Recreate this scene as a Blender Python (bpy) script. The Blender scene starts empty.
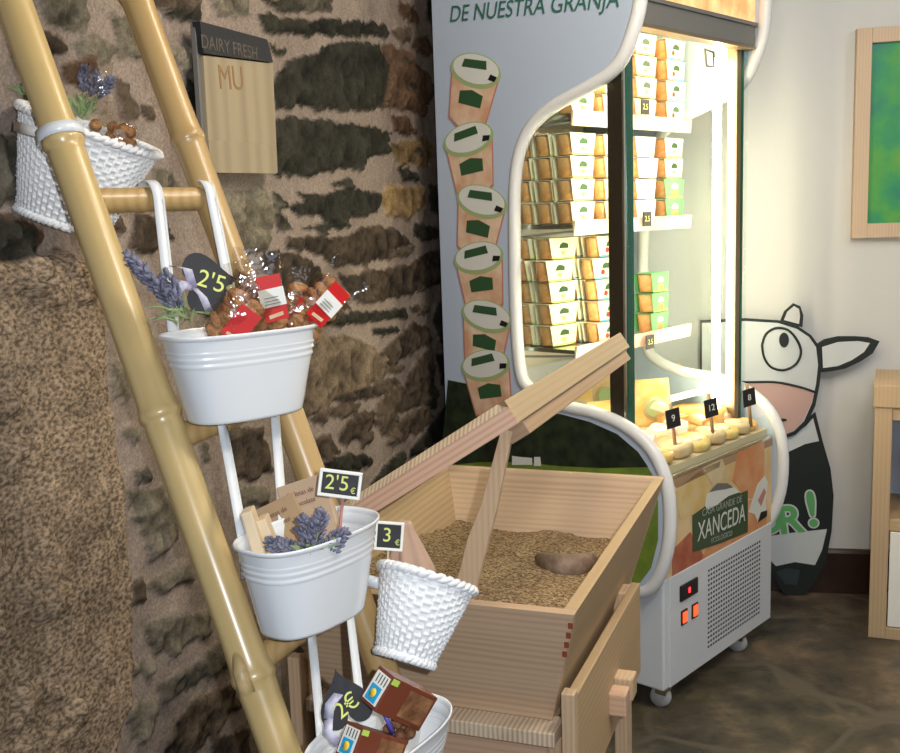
import bpy, bmesh, math, random
import numpy as np
from mathutils import Vector, Matrix, Quaternion, noise as mnoise

S = bpy.context.scene
COL = S.collection
R = math.radians
rnd = random.Random(7)

# ------------------------------------------------------------------ camera
F = 1050.0
PITCH, ROLL = 0.155, -0.034
EYE = Vector((0, 0, 1.5))
_fw = Vector((0, math.cos(PITCH), -math.sin(PITCH)))
_up0 = Vector((0, math.sin(PITCH), math.cos(PITCH)))
_rt0 = Vector((1, 0, 0))
_rt = _rt0 * math.cos(ROLL) + _up0 * math.sin(ROLL)
_up = -_rt0 * math.sin(ROLL) + _up0 * math.cos(ROLL)
cam_data = bpy.data.cameras.new('camera')
cam_data.sensor_width = 36.0
cam_data.lens = F / 900 * 36
cam_data.clip_start = 0.02
cam = bpy.data.objects.new('camera', cam_data)
COL.objects.link(cam)
m = Matrix.Identity(4)
for i in range(3):
    m[i][0] = _rt[i]; m[i][1] = _up[i]; m[i][2] = -_fw[i]; m[i][3] = EYE[i]
cam.matrix_world = m
S.camera = cam

# ------------------------------------------------------------------ world, lights, exposure
W = bpy.data.worlds.new('world'); S.world = W; W.use_nodes = True
W.node_tree.nodes['Background'].inputs[0].default_value = (0.62, 0.74, 1.0, 1)
W.node_tree.nodes['Background'].inputs[1].default_value = 0.16
S.view_settings.view_transform = 'Standard'
S.view_settings.look = 'None'
S.view_settings.exposure = 0.33
S.view_settings.gamma = 1.0
S.view_settings.use_curve_mapping = False

def lamp(name, kind, loc, energy, color, size=0.1, target=None, size_y=None):
    d = bpy.data.lights.new(name, kind); d.energy = energy; d.color = color
    if kind == 'AREA':
        d.size = size
        if size_y: d.shape = 'RECTANGLE'; d.size_y = size_y
    else:
        d.shadow_soft_size = size
    o = bpy.data.objects.new(name, d); COL.objects.link(o); o.location = loc
    if target is not None:
        o.rotation_euler = (Vector(target) - Vector(loc)).to_track_quat('-Z', 'Y').to_euler()
    return o

lamp('camera_flash', 'SPOT', (0.058, 0.0, 1.53), 54, (0.93, 0.96, 1.0), 0.007, (0.0, 2.0, 1.15))
bpy.data.lights['camera_flash'].spot_size = R(90); bpy.data.lights['camera_flash'].spot_blend = 0.6
lamp('overhead_light', 'AREA', (2.5, 2.3, 2.65), 9, (0.95, 0.96, 1.0), 0.5, (1.9, 3.7, 1.0))
lamp('overhead_light', 'AREA', (0.9, 1.2, 2.65), 25, (1.0, 0.93, 0.82), 0.6, (0.3, 3.2, 0.8))
lamp('overhead_light', 'AREA', (0.5, 1.9, 2.65), 10, (1.0, 0.84, 0.62), 0.35, (-0.15, 3.1, 1.0))  # added warm light with no known fixture, brightens the far end of the stones
lamp('rear_fill', 'AREA', (0.9, -1.2, 2.2), 9, (0.72, 0.84, 1.0), 1.4, (0.3, 2.5, 0.9))  # added cool fill light behind the camera, no window is built there

# ------------------------------------------------------------------ projection helpers (pixel -> point in the place)
def ray(x, y):
    return _fw + _rt * ((x - 450) / F) - _up * ((y - 376.5) / F)
def at(x, y, Y):
    d = ray(x, y); return EYE + d * (Y / d.y)
def onz(x, y, z):
    d = ray(x, y); return EYE + d * ((z - 1.5) / d.z)
def onpl(x, y, p, n):
    d = ray(x, y); p = Vector(p); n = Vector(n)
    return EYE + d * ((p - EYE).dot(n) / d.dot(n))

# ------------------------------------------------------------------ materials
def mat(name, col, rough=0.6, metal=0.0, spec=0.5, bump=0.0, bscale=60, var=0.0, vscale=8, emit=None, estr=0, col2=None, alpha=None, coat=0, trans=0):
    M = bpy.data.materials.new(name); M.use_nodes = True
    nt = M.node_tree; b = nt.nodes['Principled BSDF']
    b.inputs['Base Color'].default_value = (*col, 1)
    b.inputs['Roughness'].default_value = rough
    b.inputs['Metallic'].default_value = metal
    b.inputs['Specular IOR Level'].default_value = spec
    b.inputs['Coat Weight'].default_value = coat
    b.inputs['Transmission Weight'].default_value = trans
    if alpha is not None: b.inputs['Alpha'].default_value = alpha
    if emit: b.inputs['Emission Color'].default_value = (*emit, 1); b.inputs['Emission Strength'].default_value = estr
    if var or col2 or bump:
        tc = nt.nodes.new('ShaderNodeTexCoord')
    if var or col2:
        n = nt.nodes.new('ShaderNodeTexNoise'); n.inputs['Scale'].default_value = vscale; n.inputs['Detail'].default_value = 5
        nt.links.new(tc.outputs['Object'], n.inputs['Vector'])
        r = nt.nodes.new('ShaderNodeValToRGB')
        c2 = col2 if col2 else tuple(c * (1 - var) for c in col)
        r.color_ramp.elements[0].position = 0.35; r.color_ramp.elements[1].position = 0.65
        r.color_ramp.elements[0].color = (*c2, 1); r.color_ramp.elements[1].color = (*col, 1)
        nt.links.new(n.outputs['Fac'], r.inputs['Fac']); nt.links.new(r.outputs['Color'], b.inputs['Base Color'])
    if bump:
        n2 = nt.nodes.new('ShaderNodeTexNoise'); n2.inputs['Scale'].default_value = bscale; n2.inputs['Detail'].default_value = 6
        nt.links.new(tc.outputs['Object'], n2.inputs['Vector'])
        bp = nt.nodes.new('ShaderNodeBump'); bp.inputs['Strength'].default_value = bump; bp.inputs['Distance'].default_value = 0.01
        nt.links.new(n2.outputs['Fac'], bp.inputs['Height']); nt.links.new(bp.outputs['Normal'], b.inputs['Normal'])
    return M

def wood(name, c1, c2, axis='X', scale=60, dist=3.0, rough=0.55, stretch=0.06, rot=(0, 0, 0), bands=None, lo=.0, hi=.55):
    M = bpy.data.materials.new(name); M.use_nodes = True
    nt = M.node_tree; b = nt.nodes['Principled BSDF']; b.inputs['Roughness'].default_value = rough
    tc = nt.nodes.new('ShaderNodeTexCoord'); mp = nt.nodes.new('ShaderNodeMapping')
    s = {'X': (stretch, 1, 1), 'Y': (1, stretch, 1), 'Z': (1, 1, stretch)}[axis]
    mp.inputs['Scale'].default_value = s; mp.inputs['Rotation'].default_value = rot
    nt.links.new(tc.outputs['Object'], mp.inputs['Vector'])
    w = nt.nodes.new('ShaderNodeTexWave'); w.wave_type = 'BANDS'
    w.bands_direction = bands or {'X': 'Z', 'Y': 'Z', 'Z': 'X'}[axis]; w.inputs['Scale'].default_value = scale; w.inputs['Distortion'].default_value = dist
    w.inputs['Detail'].default_value = 4; w.inputs['Detail Scale'].default_value = 0.7; w.inputs['Detail Roughness'].default_value = .6
    nt.links.new(mp.outputs['Vector'], w.inputs['Vector'])
    n = nt.nodes.new('ShaderNodeTexNoise'); n.inputs['Scale'].default_value = 14; n.inputs['Detail'].default_value = 6
    nt.links.new(mp.outputs['Vector'], n.inputs['Vector'])
    mx = nt.nodes.new('ShaderNodeMath'); mx.operation = 'MULTIPLY_ADD'; mx.inputs[1].default_value = 0.32
    nt.links.new(w.outputs['Fac'], mx.inputs[0])
    m2 = nt.nodes.new('ShaderNodeMath'); m2.operation = 'MULTIPLY'; m2.inputs[1].default_value = 0.60
    nt.links.new(n.outputs['Fac'], m2.inputs[0]); nt.links.new(m2.outputs[0], mx.inputs[2])
    r = nt.nodes.new('ShaderNodeValToRGB')
    r.color_ramp.elements[0].position = lo + .12; r.color_ramp.elements[1].position = hi
    r.color_ramp.elements[0].color = (*c2, 1); r.color_ramp.elements[1].color = (*c1, 1)
    nt.links.new(mx.outputs[0], r.inputs['Fac']); nt.links.new(r.outputs['Color'], b.inputs['Base Color'])
    return M

def film(name, tint=(1, 1, 1), gl=0.16, rough=0.08):
    M = bpy.data.materials.new(name); M.use_nodes = True
    nt = M.node_tree; nt.nodes.clear()
    o = nt.nodes.new('ShaderNodeOutputMaterial'); t = nt.nodes.new('ShaderNodeBsdfTransparent'); t.inputs[0].default_value = (*tint, 1)
    g = nt.nodes.new('ShaderNodeBsdfGlossy'); g.inputs['Roughness'].default_value = rough
    mx = nt.nodes.new('ShaderNodeMixShader'); mx.inputs[0].default_value = gl
    nt.links.new(t.outputs[0], mx.inputs[1]); nt.links.new(g.outputs[0], mx.inputs[2]); nt.links.new(mx.outputs[0], o.inputs[0])
    tc = nt.nodes.new('ShaderNodeTexCoord'); n = nt.nodes.new('ShaderNodeTexNoise'); n.inputs['Scale'].default_value = 45
    nt.links.new(tc.outputs['Object'], n.inputs['Vector'])
    bp = nt.nodes.new('ShaderNodeBump'); bp.inputs['Strength'].default_value = 0.5; bp.inputs['Distance'].default_value = 0.01
    nt.links.new(n.outputs['Fac'], bp.inputs['Height']); nt.links.new(bp.outputs['Normal'], g.inputs['Normal'])
    return M

MT = {}
MT['white_enamel'] = mat('white_enamel', (0.74, 0.77, 0.80), 0.22, coat=0.3)
MT['strap'] = mat('strap_enamel', (0.70, 0.74, 0.78), 0.3)
MT['wicker'] = mat('white_wicker', (0.84, 0.86, 0.88), 0.6, bump=0.3, bscale=90)
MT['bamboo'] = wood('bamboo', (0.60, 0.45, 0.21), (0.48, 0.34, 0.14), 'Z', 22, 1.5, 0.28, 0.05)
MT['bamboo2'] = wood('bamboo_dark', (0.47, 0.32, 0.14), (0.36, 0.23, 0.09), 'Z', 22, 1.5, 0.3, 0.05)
MT['node'] = mat('bamboo_node', (0.58, 0.42, 0.20), 0.45, var=0.35, vscale=40)
MT['pine'] = wood('pine_x', (0.66, 0.48, 0.32), (0.52, 0.35, 0.22), 'X', 24, 5)
MT['pine_y'] = wood('pine_y', (0.55, 0.39, 0.22), (0.42, 0.28, 0.15), 'Y', 22, 5)
MT['pine_z'] = wood('pine_z', (0.62, 0.45, 0.29), (0.50, 0.33, 0.20), 'Z', 30, 4)
MT['pine_pink'] = wood('pine_pink', (0.64, 0.43, 0.29), (0.50, 0.30, 0.20), 'X', 24, 5)
MT['endgrain'] = wood('pine_endgrain', (0.74, 0.62, 0.46), (0.40, 0.26, 0.16), 'Y', 34, 1.5, 0.6, 0.9, bands='X')
MT['white_metal'] = mat('white_metal', (0.66, 0.70, 0.74), 0.35)
MT['panel'] = mat('panel_laminate', (0.47, 0.56, 0.70), 0.38)
MT['rim'] = mat('panel_rim', (0.78, 0.80, 0.80), 0.25)
MT['liner'] = mat('cooler_liner', (0.80, 0.76, 0.64), 0.4)
MT['dark_metal'] = mat('bronze_metal', (0.045, 0.032, 0.020), 0.3, metal=0.4)
MT['chrome'] = mat('chrome', (0.7, 0.68, 0.62), 0.2, metal=1.0)
MT['green_edge'] = mat('glass_edge', (0.01, 0.10, 0.07), 0.2)
MT['brass'] = mat('brass_strip', (0.26, 0.19, 0.11), 0.4, metal=0.5)
MT['grey_metal'] = mat('grey_metal', (0.20, 0.20, 0.19), 0.45, metal=0.3)
MT['black'] = mat('black_plastic', (0.01, 0.01, 0.012), 0.4)
MT['tube'] = mat('tube_light', (1, 1, 1), 0.5, emit=(1.0, 0.85, 0.57), estr=31)
MT['sign_light'] = mat('lit_sign', (0.85, 0.22, 0.06), 0.5, col2=(0.9, 0.75, 0.40), vscale=12, emit=(1.0, 0.55, 0.22), estr=.55)
MT['cream_card'] = mat('cream_card', (0.84, 0.80, 0.56), 0.6)
MT['white_card'] = mat('white_card', (0.86, 0.86, 0.80), 0.6)
MT['green_card'] = mat('green_card', (0.15, 0.50, 0.18), 0.6)
MT['caramel'] = mat('caramel_cup', (0.66, 0.30, 0.09), 0.35, col2=(0.78, 0.50, 0.22), vscale=40)
MT['lid'] = mat('cup_lid', (0.72, 0.60, 0.42), 0.4)
MT['logo_green'] = mat('logo_green', (0.03, 0.09, 0.035), 0.5)
MT['lime'] = mat('lime', (0.45, 0.65, 0.10), 0.5)
MT['red'] = mat('berry_red', (0.62, 0.03, 0.03), 0.5)
MT['blue'] = mat('sticker_blue', (0.02, 0.38, 0.70), 0.5)
MT['yellow'] = mat('sticker_yellow', (0.85, 0.62, 0.06), 0.5)
MT['chalk'] = mat('chalk_yellow', (0.72, 0.78, 0.22), 0.8)
MT['chalkw'] = mat('chalk_white', (0.75, 0.8, 0.7), 0.8)
MT['slate'] = mat('slate_black', (0.014, 0.014, 0.018), 0.6, bump=0.1)
MT['kraft'] = mat('kraft_paper', (0.50, 0.36, 0.24), 0.75, var=0.12, vscale=10, bump=0.1)
MT['kraft2'] = mat('kraft_dark', (0.40, 0.27, 0.15), 0.75, var=0.15, vscale=10)
MT['kraft_edge'] = mat('kraft_edge', (0.66, 0.53, 0.36), 0.75)
MT['ink_brown'] = mat('ink_brown', (0.17, 0.07, 0.04), 0.7)
MT['ribbon'] = mat('lilac_ribbon', (0.36, 0.34, 0.50), 0.6, col2=(0.62, 0.62, 0.72), vscale=60)
MT['lav'] = mat('lavender_bloom', (0.09, 0.095, 0.15), 0.8, col2=(0.24, 0.24, 0.33), vscale=70)
MT['leaf'] = mat('leaf_green', (0.16, 0.28, 0.10), 0.6, col2=(0.34, 0.42, 0.22), vscale=30)
MT['film'] = film('cellophane', (0.93, 0.92, 0.90), 0.075)
MT['glass'] = film('cooler_glass', (0.95, 0.985, 0.97), 0.03, 0.02)
MT['biscuit'] = mat('biscuit', (0.34, 0.13, 0.045), 0.6, col2=(0.55, 0.30, 0.12), vscale=60, bump=1.0, bscale=120)
MT['lab_red'] = mat('label_red', (0.62, 0.02, 0.02), 0.4)
MT['choc_box'] = mat('brown_box', (0.17, 0.045, 0.022), 0.35)
MT['choc_in'] = mat('box_inside', (0.30, 0.15, 0.06), 0.6, col2=(0.14, 0.05, 0.02), vscale=40, bump=0.5)
MT['cheese'] = mat('cheese_pale', (0.62, 0.42, 0.20), 0.45, col2=(0.74, 0.58, 0.36), vscale=20)
MT['cheese_y'] = mat('cheese_yellow', (0.72, 0.46, 0.10), 0.4, col2=(0.80, 0.62, 0.28), vscale=20)
MT['cheese_o'] = mat('cheese_orange', (0.80, 0.36, 0.08), 0.4, col2=(0.85, 0.58, 0.22), vscale=20)
MT['green_rim'] = mat('lime_rim', (0.35, 0.45, 0.20), 0.5)
MT['pinkrim'] = mat('pink_rim', (0.50, 0.22, 0.18), 0.5)
MT['cup_print'] = mat('cup_print', (0.62, 0.34, 0.20), 0.5, col2=(0.80, 0.62, 0.46), vscale=14)
MT['lid_print'] = mat('lid_print', (0.70, 0.72, 0.68), 0.5)

# ------------------------------------------------------------------ mesh helpers
class MB:
    def __init__(s): s.bm = bmesh.new(); s.mi = 0
    def face(s, pts):
        vs = [s.bm.verts.new(Vector(p)) for p in pts]
        f = s.bm.faces.new(vs); f.material_index = s.mi; return f
    def hexa(s, p):   # 8 points: bottom 4 then top 4, same order
        v = [s.bm.verts.new(Vector(q)) for q in p]
        for q in ((3, 2, 1, 0), (4, 5, 6, 7), (0, 1, 5, 4), (1, 2, 6, 5), (2, 3, 7, 6), (3, 0, 4, 7)):
            f = s.bm.faces.new([v[i] for i in q]); f.material_index = s.mi
        return s
    def box(s, lo, hi, M=None):
        a, b = lo, hi
        p = [(a[0], a[1], a[2]), (b[0], a[1], a[2]), (b[0], b[1], a[2]), (a[0], b[1], a[2]),
             (a[0], a[1], b[2]), (b[0], a[1], b[2]), (b[0], b[1], b[2]), (a[0], b[1], b[2])]
        if M is not None: p = [M @ Vector(q) for q in p]
        return s.hexa(p)
    def prism(s, pts, off):   # polygon points (3D) extruded by vector off
        off = Vector(off); n = len(pts)
        a = [s.bm.verts.new(Vector(p)) for p in pts]; b = [s.bm.verts.new(Vector(p) + off) for p in pts]
        fs = [s.bm.faces.new(a[::-1]), s.bm.faces.new(b)]
        for i in range(n): fs.append(s.bm.faces.new([a[i], a[(i + 1) % n], b[(i + 1) % n], b[i]]))
        for f in fs: f.material_index = s.mi
        return s
    def rings(s, rings, closed=True, cap=True):
        vs = [[s.bm.verts.new(Vector(p)) for p in r] for r in rings]
        n = len(vs[0])
        for i in range(len(vs) - 1):
            for j in range(n if closed else n - 1):
                k = (j + 1) % n
                f = s.bm.faces.new([vs[i][j], vs[i][k], vs[i + 1][k], vs[i + 1][j]]); f.material_index = s.mi; f.smooth = True
        if cap and closed:
            for r, rev in ((vs[0], True), (vs[-1], False)):
                f = s.bm.faces.new(r[::-1] if rev else r); f.material_index = s.mi
        return s
    def tube(s, path, rad, n=10, closed=False):
        path = [Vector(p) for p in path]
        rr = rad if isinstance(rad, (list, tuple)) else [rad] * len(path)
        out = []; prev = None
        for i, p in enumerate(path):
            a = path[max(i - 1, 0)]; b = path[min(i + 1, len(path) - 1)]
            if closed: a = path[i - 1]; b = path[(i + 1) % len(path)]
            t = (b - a).normalized()
            if prev is None:
                u = t.cross(Vector((0, 0, 1)));
                if u.length < 1e-3: u = t.cross(Vector((1, 0, 0)))
            else: u = prev - t * prev.dot(t)
            u.normalize(); prev = u; v = t.cross(u)
            out.append([p + (u * math.cos(2 * math.pi * j / n) + v * math.sin(2 * math.pi * j / n)) * rr[i] for j in range(n)])
        if closed: out.append(out[0]); return s.rings(out, cap=False)
        return s.rings(out)
    def ribbon(s, path, wdir, w, t):   # flat strip with thickness swept along path
        path = [Vector(p) for p in path]; wd = Vector(wdir).normalized(); out = []
        for i, p in enumerate(path):
            tg = (path[min(i + 1, len(path) - 1)] - path[max(i - 1, 0)]).normalized()
            nn = tg.cross(wd).normalized()
            out.append([p + wd * w / 2 + nn * t / 2, p - wd * w / 2 + nn * t / 2, p - wd * w / 2 - nn * t / 2, p + wd * w / 2 - nn * t / 2])
        return s.rings(out)
    def lathe(s, prof, c=(0, 0, 0), n=32, ax=(0, 0, 1), sx=1, sy=1):
        q = Vector((0, 0, 1)).rotation_difference(Vector(ax)); c = Vector(c); out = []
        for r, z in prof:
            out.append([c + q @ Vector((r * sx * math.cos(2 * math.pi * j / n), r * sy * math.sin(2 * math.pi * j / n), z)) for j in range(n)])
        return s.rings(out)
    def ball(s, c, r, sub=1, sc=(1, 1, 1), M=None):
        bm2 = bmesh.new(); bmesh.ops.create_icosphere(bm2, subdivisions=sub, radius=r)
        mp = {}
        for v in bm2.verts:
            q = Vector((v.co.x * sc[0], v.co.y * sc[1], v.co.z * sc[2]))
            if M is not None: q = M @ q
            mp[v] = s.bm.verts.new(q + Vector(c))
        for f in bm2.faces:
            g = s.bm.faces.new([mp[v] for v in f.verts]); g.smooth = True; g.material_index = s.mi
        bm2.free(); return s
    def build(s, name, mats, parent=None, bevel=0, seg=2, recalc=True):
        if recalc: bmesh.ops.recalc_face_normals(s.bm, faces=s.bm.faces)
        me = bpy.data.meshes.new(name); s.bm.to_mesh(me); s.bm.free()
        for mm in (mats if isinstance(mats, (list, tuple)) else [mats]): me.materials.append(MT[mm] if isinstance(mm, str) else mm)
        o = bpy.data.objects.new(name, me); COL.objects.link(o)
        if parent is not None: o.parent = parent
        if bevel:
            b = o.modifiers.new('bevel', 'BEVEL'); b.width = bevel; b.segments = seg; b.limit_method = 'ANGLE'
        return o

def tag(o, label=None, cat=None, group=None, kind=None):
    if label: o['label'] = label
    if cat: o['category'] = cat
    if group: o['group'] = group
    if kind: o['kind'] = kind
    return o
def empty(name, loc=(0, 0, 0), rz=0, label=None, cat=None, group=None, rot=None):
    o = bpy.data.objects.new(name, None); COL.objects.link(o); o.location = loc
    o.rotation_euler = rot if rot is not None else (0, 0, rz)
    o.empty_display_size = 0.05
    return tag(o, label, cat, group)
KIDS = {}
def copy_tree(o, parent=None):
    c = o.copy(); COL.objects.link(c)
    if parent is not None: c.parent = parent
    for ch in list(o.children): copy_tree(ch, c)
    return c
def frame(o_loc, x, y):    # rotation matrix whose local x, y given; z = x cross y
    x = Vector(x).normalized(); z = x.cross(Vector(y)).normalized(); y = z.cross(x)
    M = Matrix((x, y, z)).transposed().to_4x4(); M.translation = Vector(o_loc); return M
def text(name, body, size, M, material, parent=None, extrude=0.0004, align='CENTER', shear=0, sx=1.0, off_=0):
    cu = bpy.data.curves.new(name, 'FONT'); cu.body = body; cu.size = size; cu.extrude = extrude
    cu.offset = off_
    cu.align_x = align; cu.align_y = 'CENTER'; cu.shear = shear
    tmp = bpy.data.objects.new('tmp', cu); COL.objects.link(tmp)
    dg = bpy.context.evaluated_depsgraph_get(); dg.update()
    me = bpy.data.meshes.new_from_object(tmp.evaluated_get(dg))
    bpy.data.objects.remove(tmp); bpy.data.curves.remove(cu)
    me.transform(M @ Matrix.Diagonal((sx, 1, 1, 1)))
    me.materials.clear(); me.materials.append(MT[material])
    o = bpy.data.objects.new(name, me); COL.objects.link(o)
    if parent is not None: o.parent = parent
    return o
def ellipse(M, rx, ry, n=28, a0=0, cx=0, cy=0):
    out = []
    for j in range(n):
        a = 2 * math.pi * j / n; x = rx * math.cos(a); y = ry * math.sin(a)
        out.append(M @ Vector((cx + x * math.cos(a0) - y * math.sin(a0), cy + x * math.sin(a0) + y * math.cos(a0), 0)))
    return out

# ================================================================== THE SETTING
WP = Vector((-0.1, 3.55, 0)); WT = Vector((0.343, 0.9393, 0)).normalized(); WN = Vector((WT.y, -WT.x, 0))
def stone_uv(px, py):
    q = onpl(px, py, WP, WN); return ((q - WP).dot(WT), q.z)
# colour key, polygon in photo pixels (traced stones), tone rgb
DK = (0.030, 0.029, 0.022); GR = (0.095, 0.085, 0.065); RU = (0.080, 0.048, 0.030); OC = (0.17, 0.115, 0.055); BR = (0.075, 0.056, 0.040); LB = (0.165, 0.125, 0.085); OL = (0.145, 0.128, 0.095)
STONES = [
 (DK, [(262,-20),(262,0),(280,9),(298,8),(300,-20)]), (DK, [(258,17),(268,15),(278,22),(308,23),(321,18),(335,22),(371,22),(384,27),(384,35),(308,36),(285,32),(262,30)]),
 (DK, [(268,45),(288,50),(281,55),(271,53)]),
 (DK, [(321,46),(341,43),(380,46),(386,70),(380,106),(364,110),(321,108),(298,106),(275,108),(270,90),(275,76),(288,63),(318,53)]),
 (RU, [(380,46),(391,46),(411,55),(427,76),(431,96),(424,116),(404,110),(380,106),(386,70)]),
 (DK, [(271,121),(285,118),(318,121),(358,124),(371,126),(391,133),(385,143),(388,152),(371,158),(361,168),(335,169),(308,176),(275,174)]),
 (RU, [(391,116),(408,119),(416,133),(404,136),(393,128)]), (OC, [(391,143),(411,143),(424,136),(432,149),(427,166),(411,163),(398,166),(391,153)]),
 (OC, [(388,186),(424,189),(424,206),(411,216),(388,216),(381,199)]), (DK, [(273,194),(288,202),(291,209),(276,204)]),
 (DK, [(295,192),(318,197),(338,191),(354,188),(381,197),(378,212),(354,216),(331,224),(315,216),(291,212),(288,206),(305,202)]),
 (RU, [(398,3),(414,7),(421,20),(411,22),(398,13)]), (BR, [(391,32),(408,28),(411,40),(398,41)]), (RU, [(414,40),(427,36),(431,50),(424,56),(412,48)]),
 (DK, [(424,-10),(436,-10),(438,20),(427,20)]), (DK, [(427,186),(441,186),(443,216),(431,212)]), (DK, [(413,224),(425,225),(437,231),(434,238),(419,240),(412,233)]),
 (BR, [(285,240),(308,237),(346,238),(361,228),(378,228),(396,230),(408,244),(390,250),(392,257),(373,262),(355,265),(332,265),(320,256),(300,249),(285,247)]),
 (BR, [(338,273),(352,276),(373,271),(390,269),(408,265),(425,253),(443,249),(446,279),(437,285),(414,291),(396,297),(378,300),(355,300),(343,288)]),
 (DK, [(323,317),(349,313),(378,311),(405,308),(405,317),(378,320),(346,323),(323,326)]), (DK, [(370,330),(396,327),(397,332),(373,335)]), (BR, [(408,308),(422,305),(425,311),(413,313)]),
 (BR, [(378,355),(396,338),(413,322),(425,325),(431,338),(413,349),(396,364),(387,367)]), (DK, [(437,305),(448,291),(452,343),(440,343),(431,320)]),
 (LB, [(312,338),(346,335),(373,349),(387,367),(384,378),(367,384),(349,396),(330,404),(314,414),(303,420),(298,400),(300,370)]),
 (BR, [(409,373),(425,352),(434,352),(434,395),(423,409),(412,405),(405,385)]), (BR, [(308,420),(322,410),(353,402),(361,403),(356,413),(325,418),(314,425)]),
 (BR, [(375,403),(397,386),(407,389),(411,406),(397,414),(392,434),(381,436),(375,420)]), (BR, [(339,434),(350,420),(372,411),(375,423),(364,436),(347,445),(339,442)]),
 (BR, [(314,439),(330,435),(339,453),(322,460),(314,453)]), (BR, [(397,422),(422,407),(434,417),(417,431),(397,442),(386,442)]), (DK, [(322,464),(350,453),(375,459),(364,470),(333,470)]),
 (BR, [(358,440),(372,431),(370,447),(361,447)]), (DK, [(370,484),(381,467),(403,450),(406,459),(385,475),(370,489)]), (DK, [(409,450),(425,431),(450,400),(467,417),(445,436),(425,447),(409,459)]),
 (DK, [(425,397),(436,392),(434,408),(429,410)]), (DK, [(437,355),(452,350),(453,385),(440,385)]), (DK, [(300,228),(340,222),(352,226),(320,232)]), (DK, [(396,168),(410,172),(420,180),(402,180)]), (DK, [(330,183),(350,178),(352,183),(336,187)]), (BR, [(386,255),(400,250),(412,246),(402,256)]), (DK, [(398,60),(402,58),(404,62)]), (BR, [(320,300),(346,302),(350,309),(326,312)]), (DK, [(404,84),(410,82),(412,90)]), (BR, [(336,396),(372,386),(392,378),(400,383),(368,397),(340,404)]), (DK, [(372,62),(376,62),(376,66)]), (DK, [(410,150),(414,148),(415,153)]), (BR, [(380,366),(392,368),(404,366),(394,374)]), (BR, [(352,416),(366,410),(368,418),(356,424)]),
 (OL, [(36,-10),(88,-10),(86,28),(64,30),(44,20)]), (BR, [(40,32),(60,36),(64,52),(52,64),(42,48)]), (OL, [(72,44),(92,36),(116,48),(108,60),(80,60)]),
 (RU, [(60,68),(84,60),(96,80),(80,88),(64,80)]), (BR, [(139,102),(149,108),(151,120),(141,116)]), (OL, [(163,44),(191,52),(195,72),(171,60)]), (DK, [(187,80),(199,84),(197,112),(187,104)]),
 (DK, [(151,-6),(195,-6),(199,20),(167,16)]), (OL, [(151,167),(175,171),(179,191),(159,191)]), (BR, [(135,215),(167,223),(175,239),(143,255),(127,247)]),
 (RU, [(-20,215),(24,223),(40,239),(16,247),(-20,243)]), (OL, [(-10,259),(40,255),(56,275),(24,291),(-6,279)]), (RU, [(50,250),(64,254),(66,276),(56,271)]),
 (BR, [(18,287),(66,280),(88,287),(78,301),(33,304),(15,294)]), (BR, [(200,300),(215,290),(232,300),(225,316),(204,314)]),
 (OL, [(123,491),(163,487),(178,538),(152,558),(138,524)]), (OL, [(106,363),(123,366),(128,400),(113,396)]), (OL, [(123,429),(136,433),(133,439),(125,436)]),
 (GR, [(133,473),(146,469),(150,480),(136,482)]), (OL, [(145,585),(189,563),(192,578),(160,592)]), (BR, [(131,582),(140,578),(143,603),(131,605)]),
 (OL, [(145,625),(174,614),(210,614),(210,632),(156,656),(147,643)]), (OL, [(131,669),(152,658),(156,669),(134,680)]), (GR, [(156,687),(189,669),(218,643),(225,661),(181,694),(160,698)]),
 (LB, [(170,734),(192,701),(232,683),(239,705),(218,727),(181,770),(163,765)]), (OL, [(127,712),(152,701),(156,734),(131,740)]), (BR, [(210,741),(247,727),(254,770),(218,775)]),
 (OL, [(218,195),(262,188),(272,215),(268,250),(238,258),(222,240)]), (BR, [(225,430),(262,428),(268,470),(252,482),(232,476)]), (OL, [(198,445),(206,440),(210,458),(203,462)]), (OL, [(236,485),(262,488),(268,505),(240,505)]),
 (GR, [(272,205),(283,212),(290,228),(276,230)]), (BR, [(262,250),(300,256),(320,268),(318,290),(280,300),(262,280)]), (BR, [(292,620),(300,610),(320,660),(310,700),(295,680)]),
 (OL, [(185,350),(196,345),(200,380),(190,384)]), (BR, [(98,210),(112,206),(120,228),(104,232)]), (GR, [(10,20),(24,14),(34,60),(20,66)]), (OL, [(96,130),(118,124),(130,146),(108,150)]),
 (OL, [(110,15),(132,18),(138,50),(118,58)]), (BR, [(110,80),(128,84),(140,118),(122,112)]), (OL, [(208,-6),(245,-6),(250,14),(214,12)]),
]
GRANITE = [(-60,255),(0,262),(60,250),(92,268),(98,300),(100,350),(108,420),(117,490),(126,560),(129,640),(126,700),(108,760),(100,820),(-60,820)]
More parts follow.
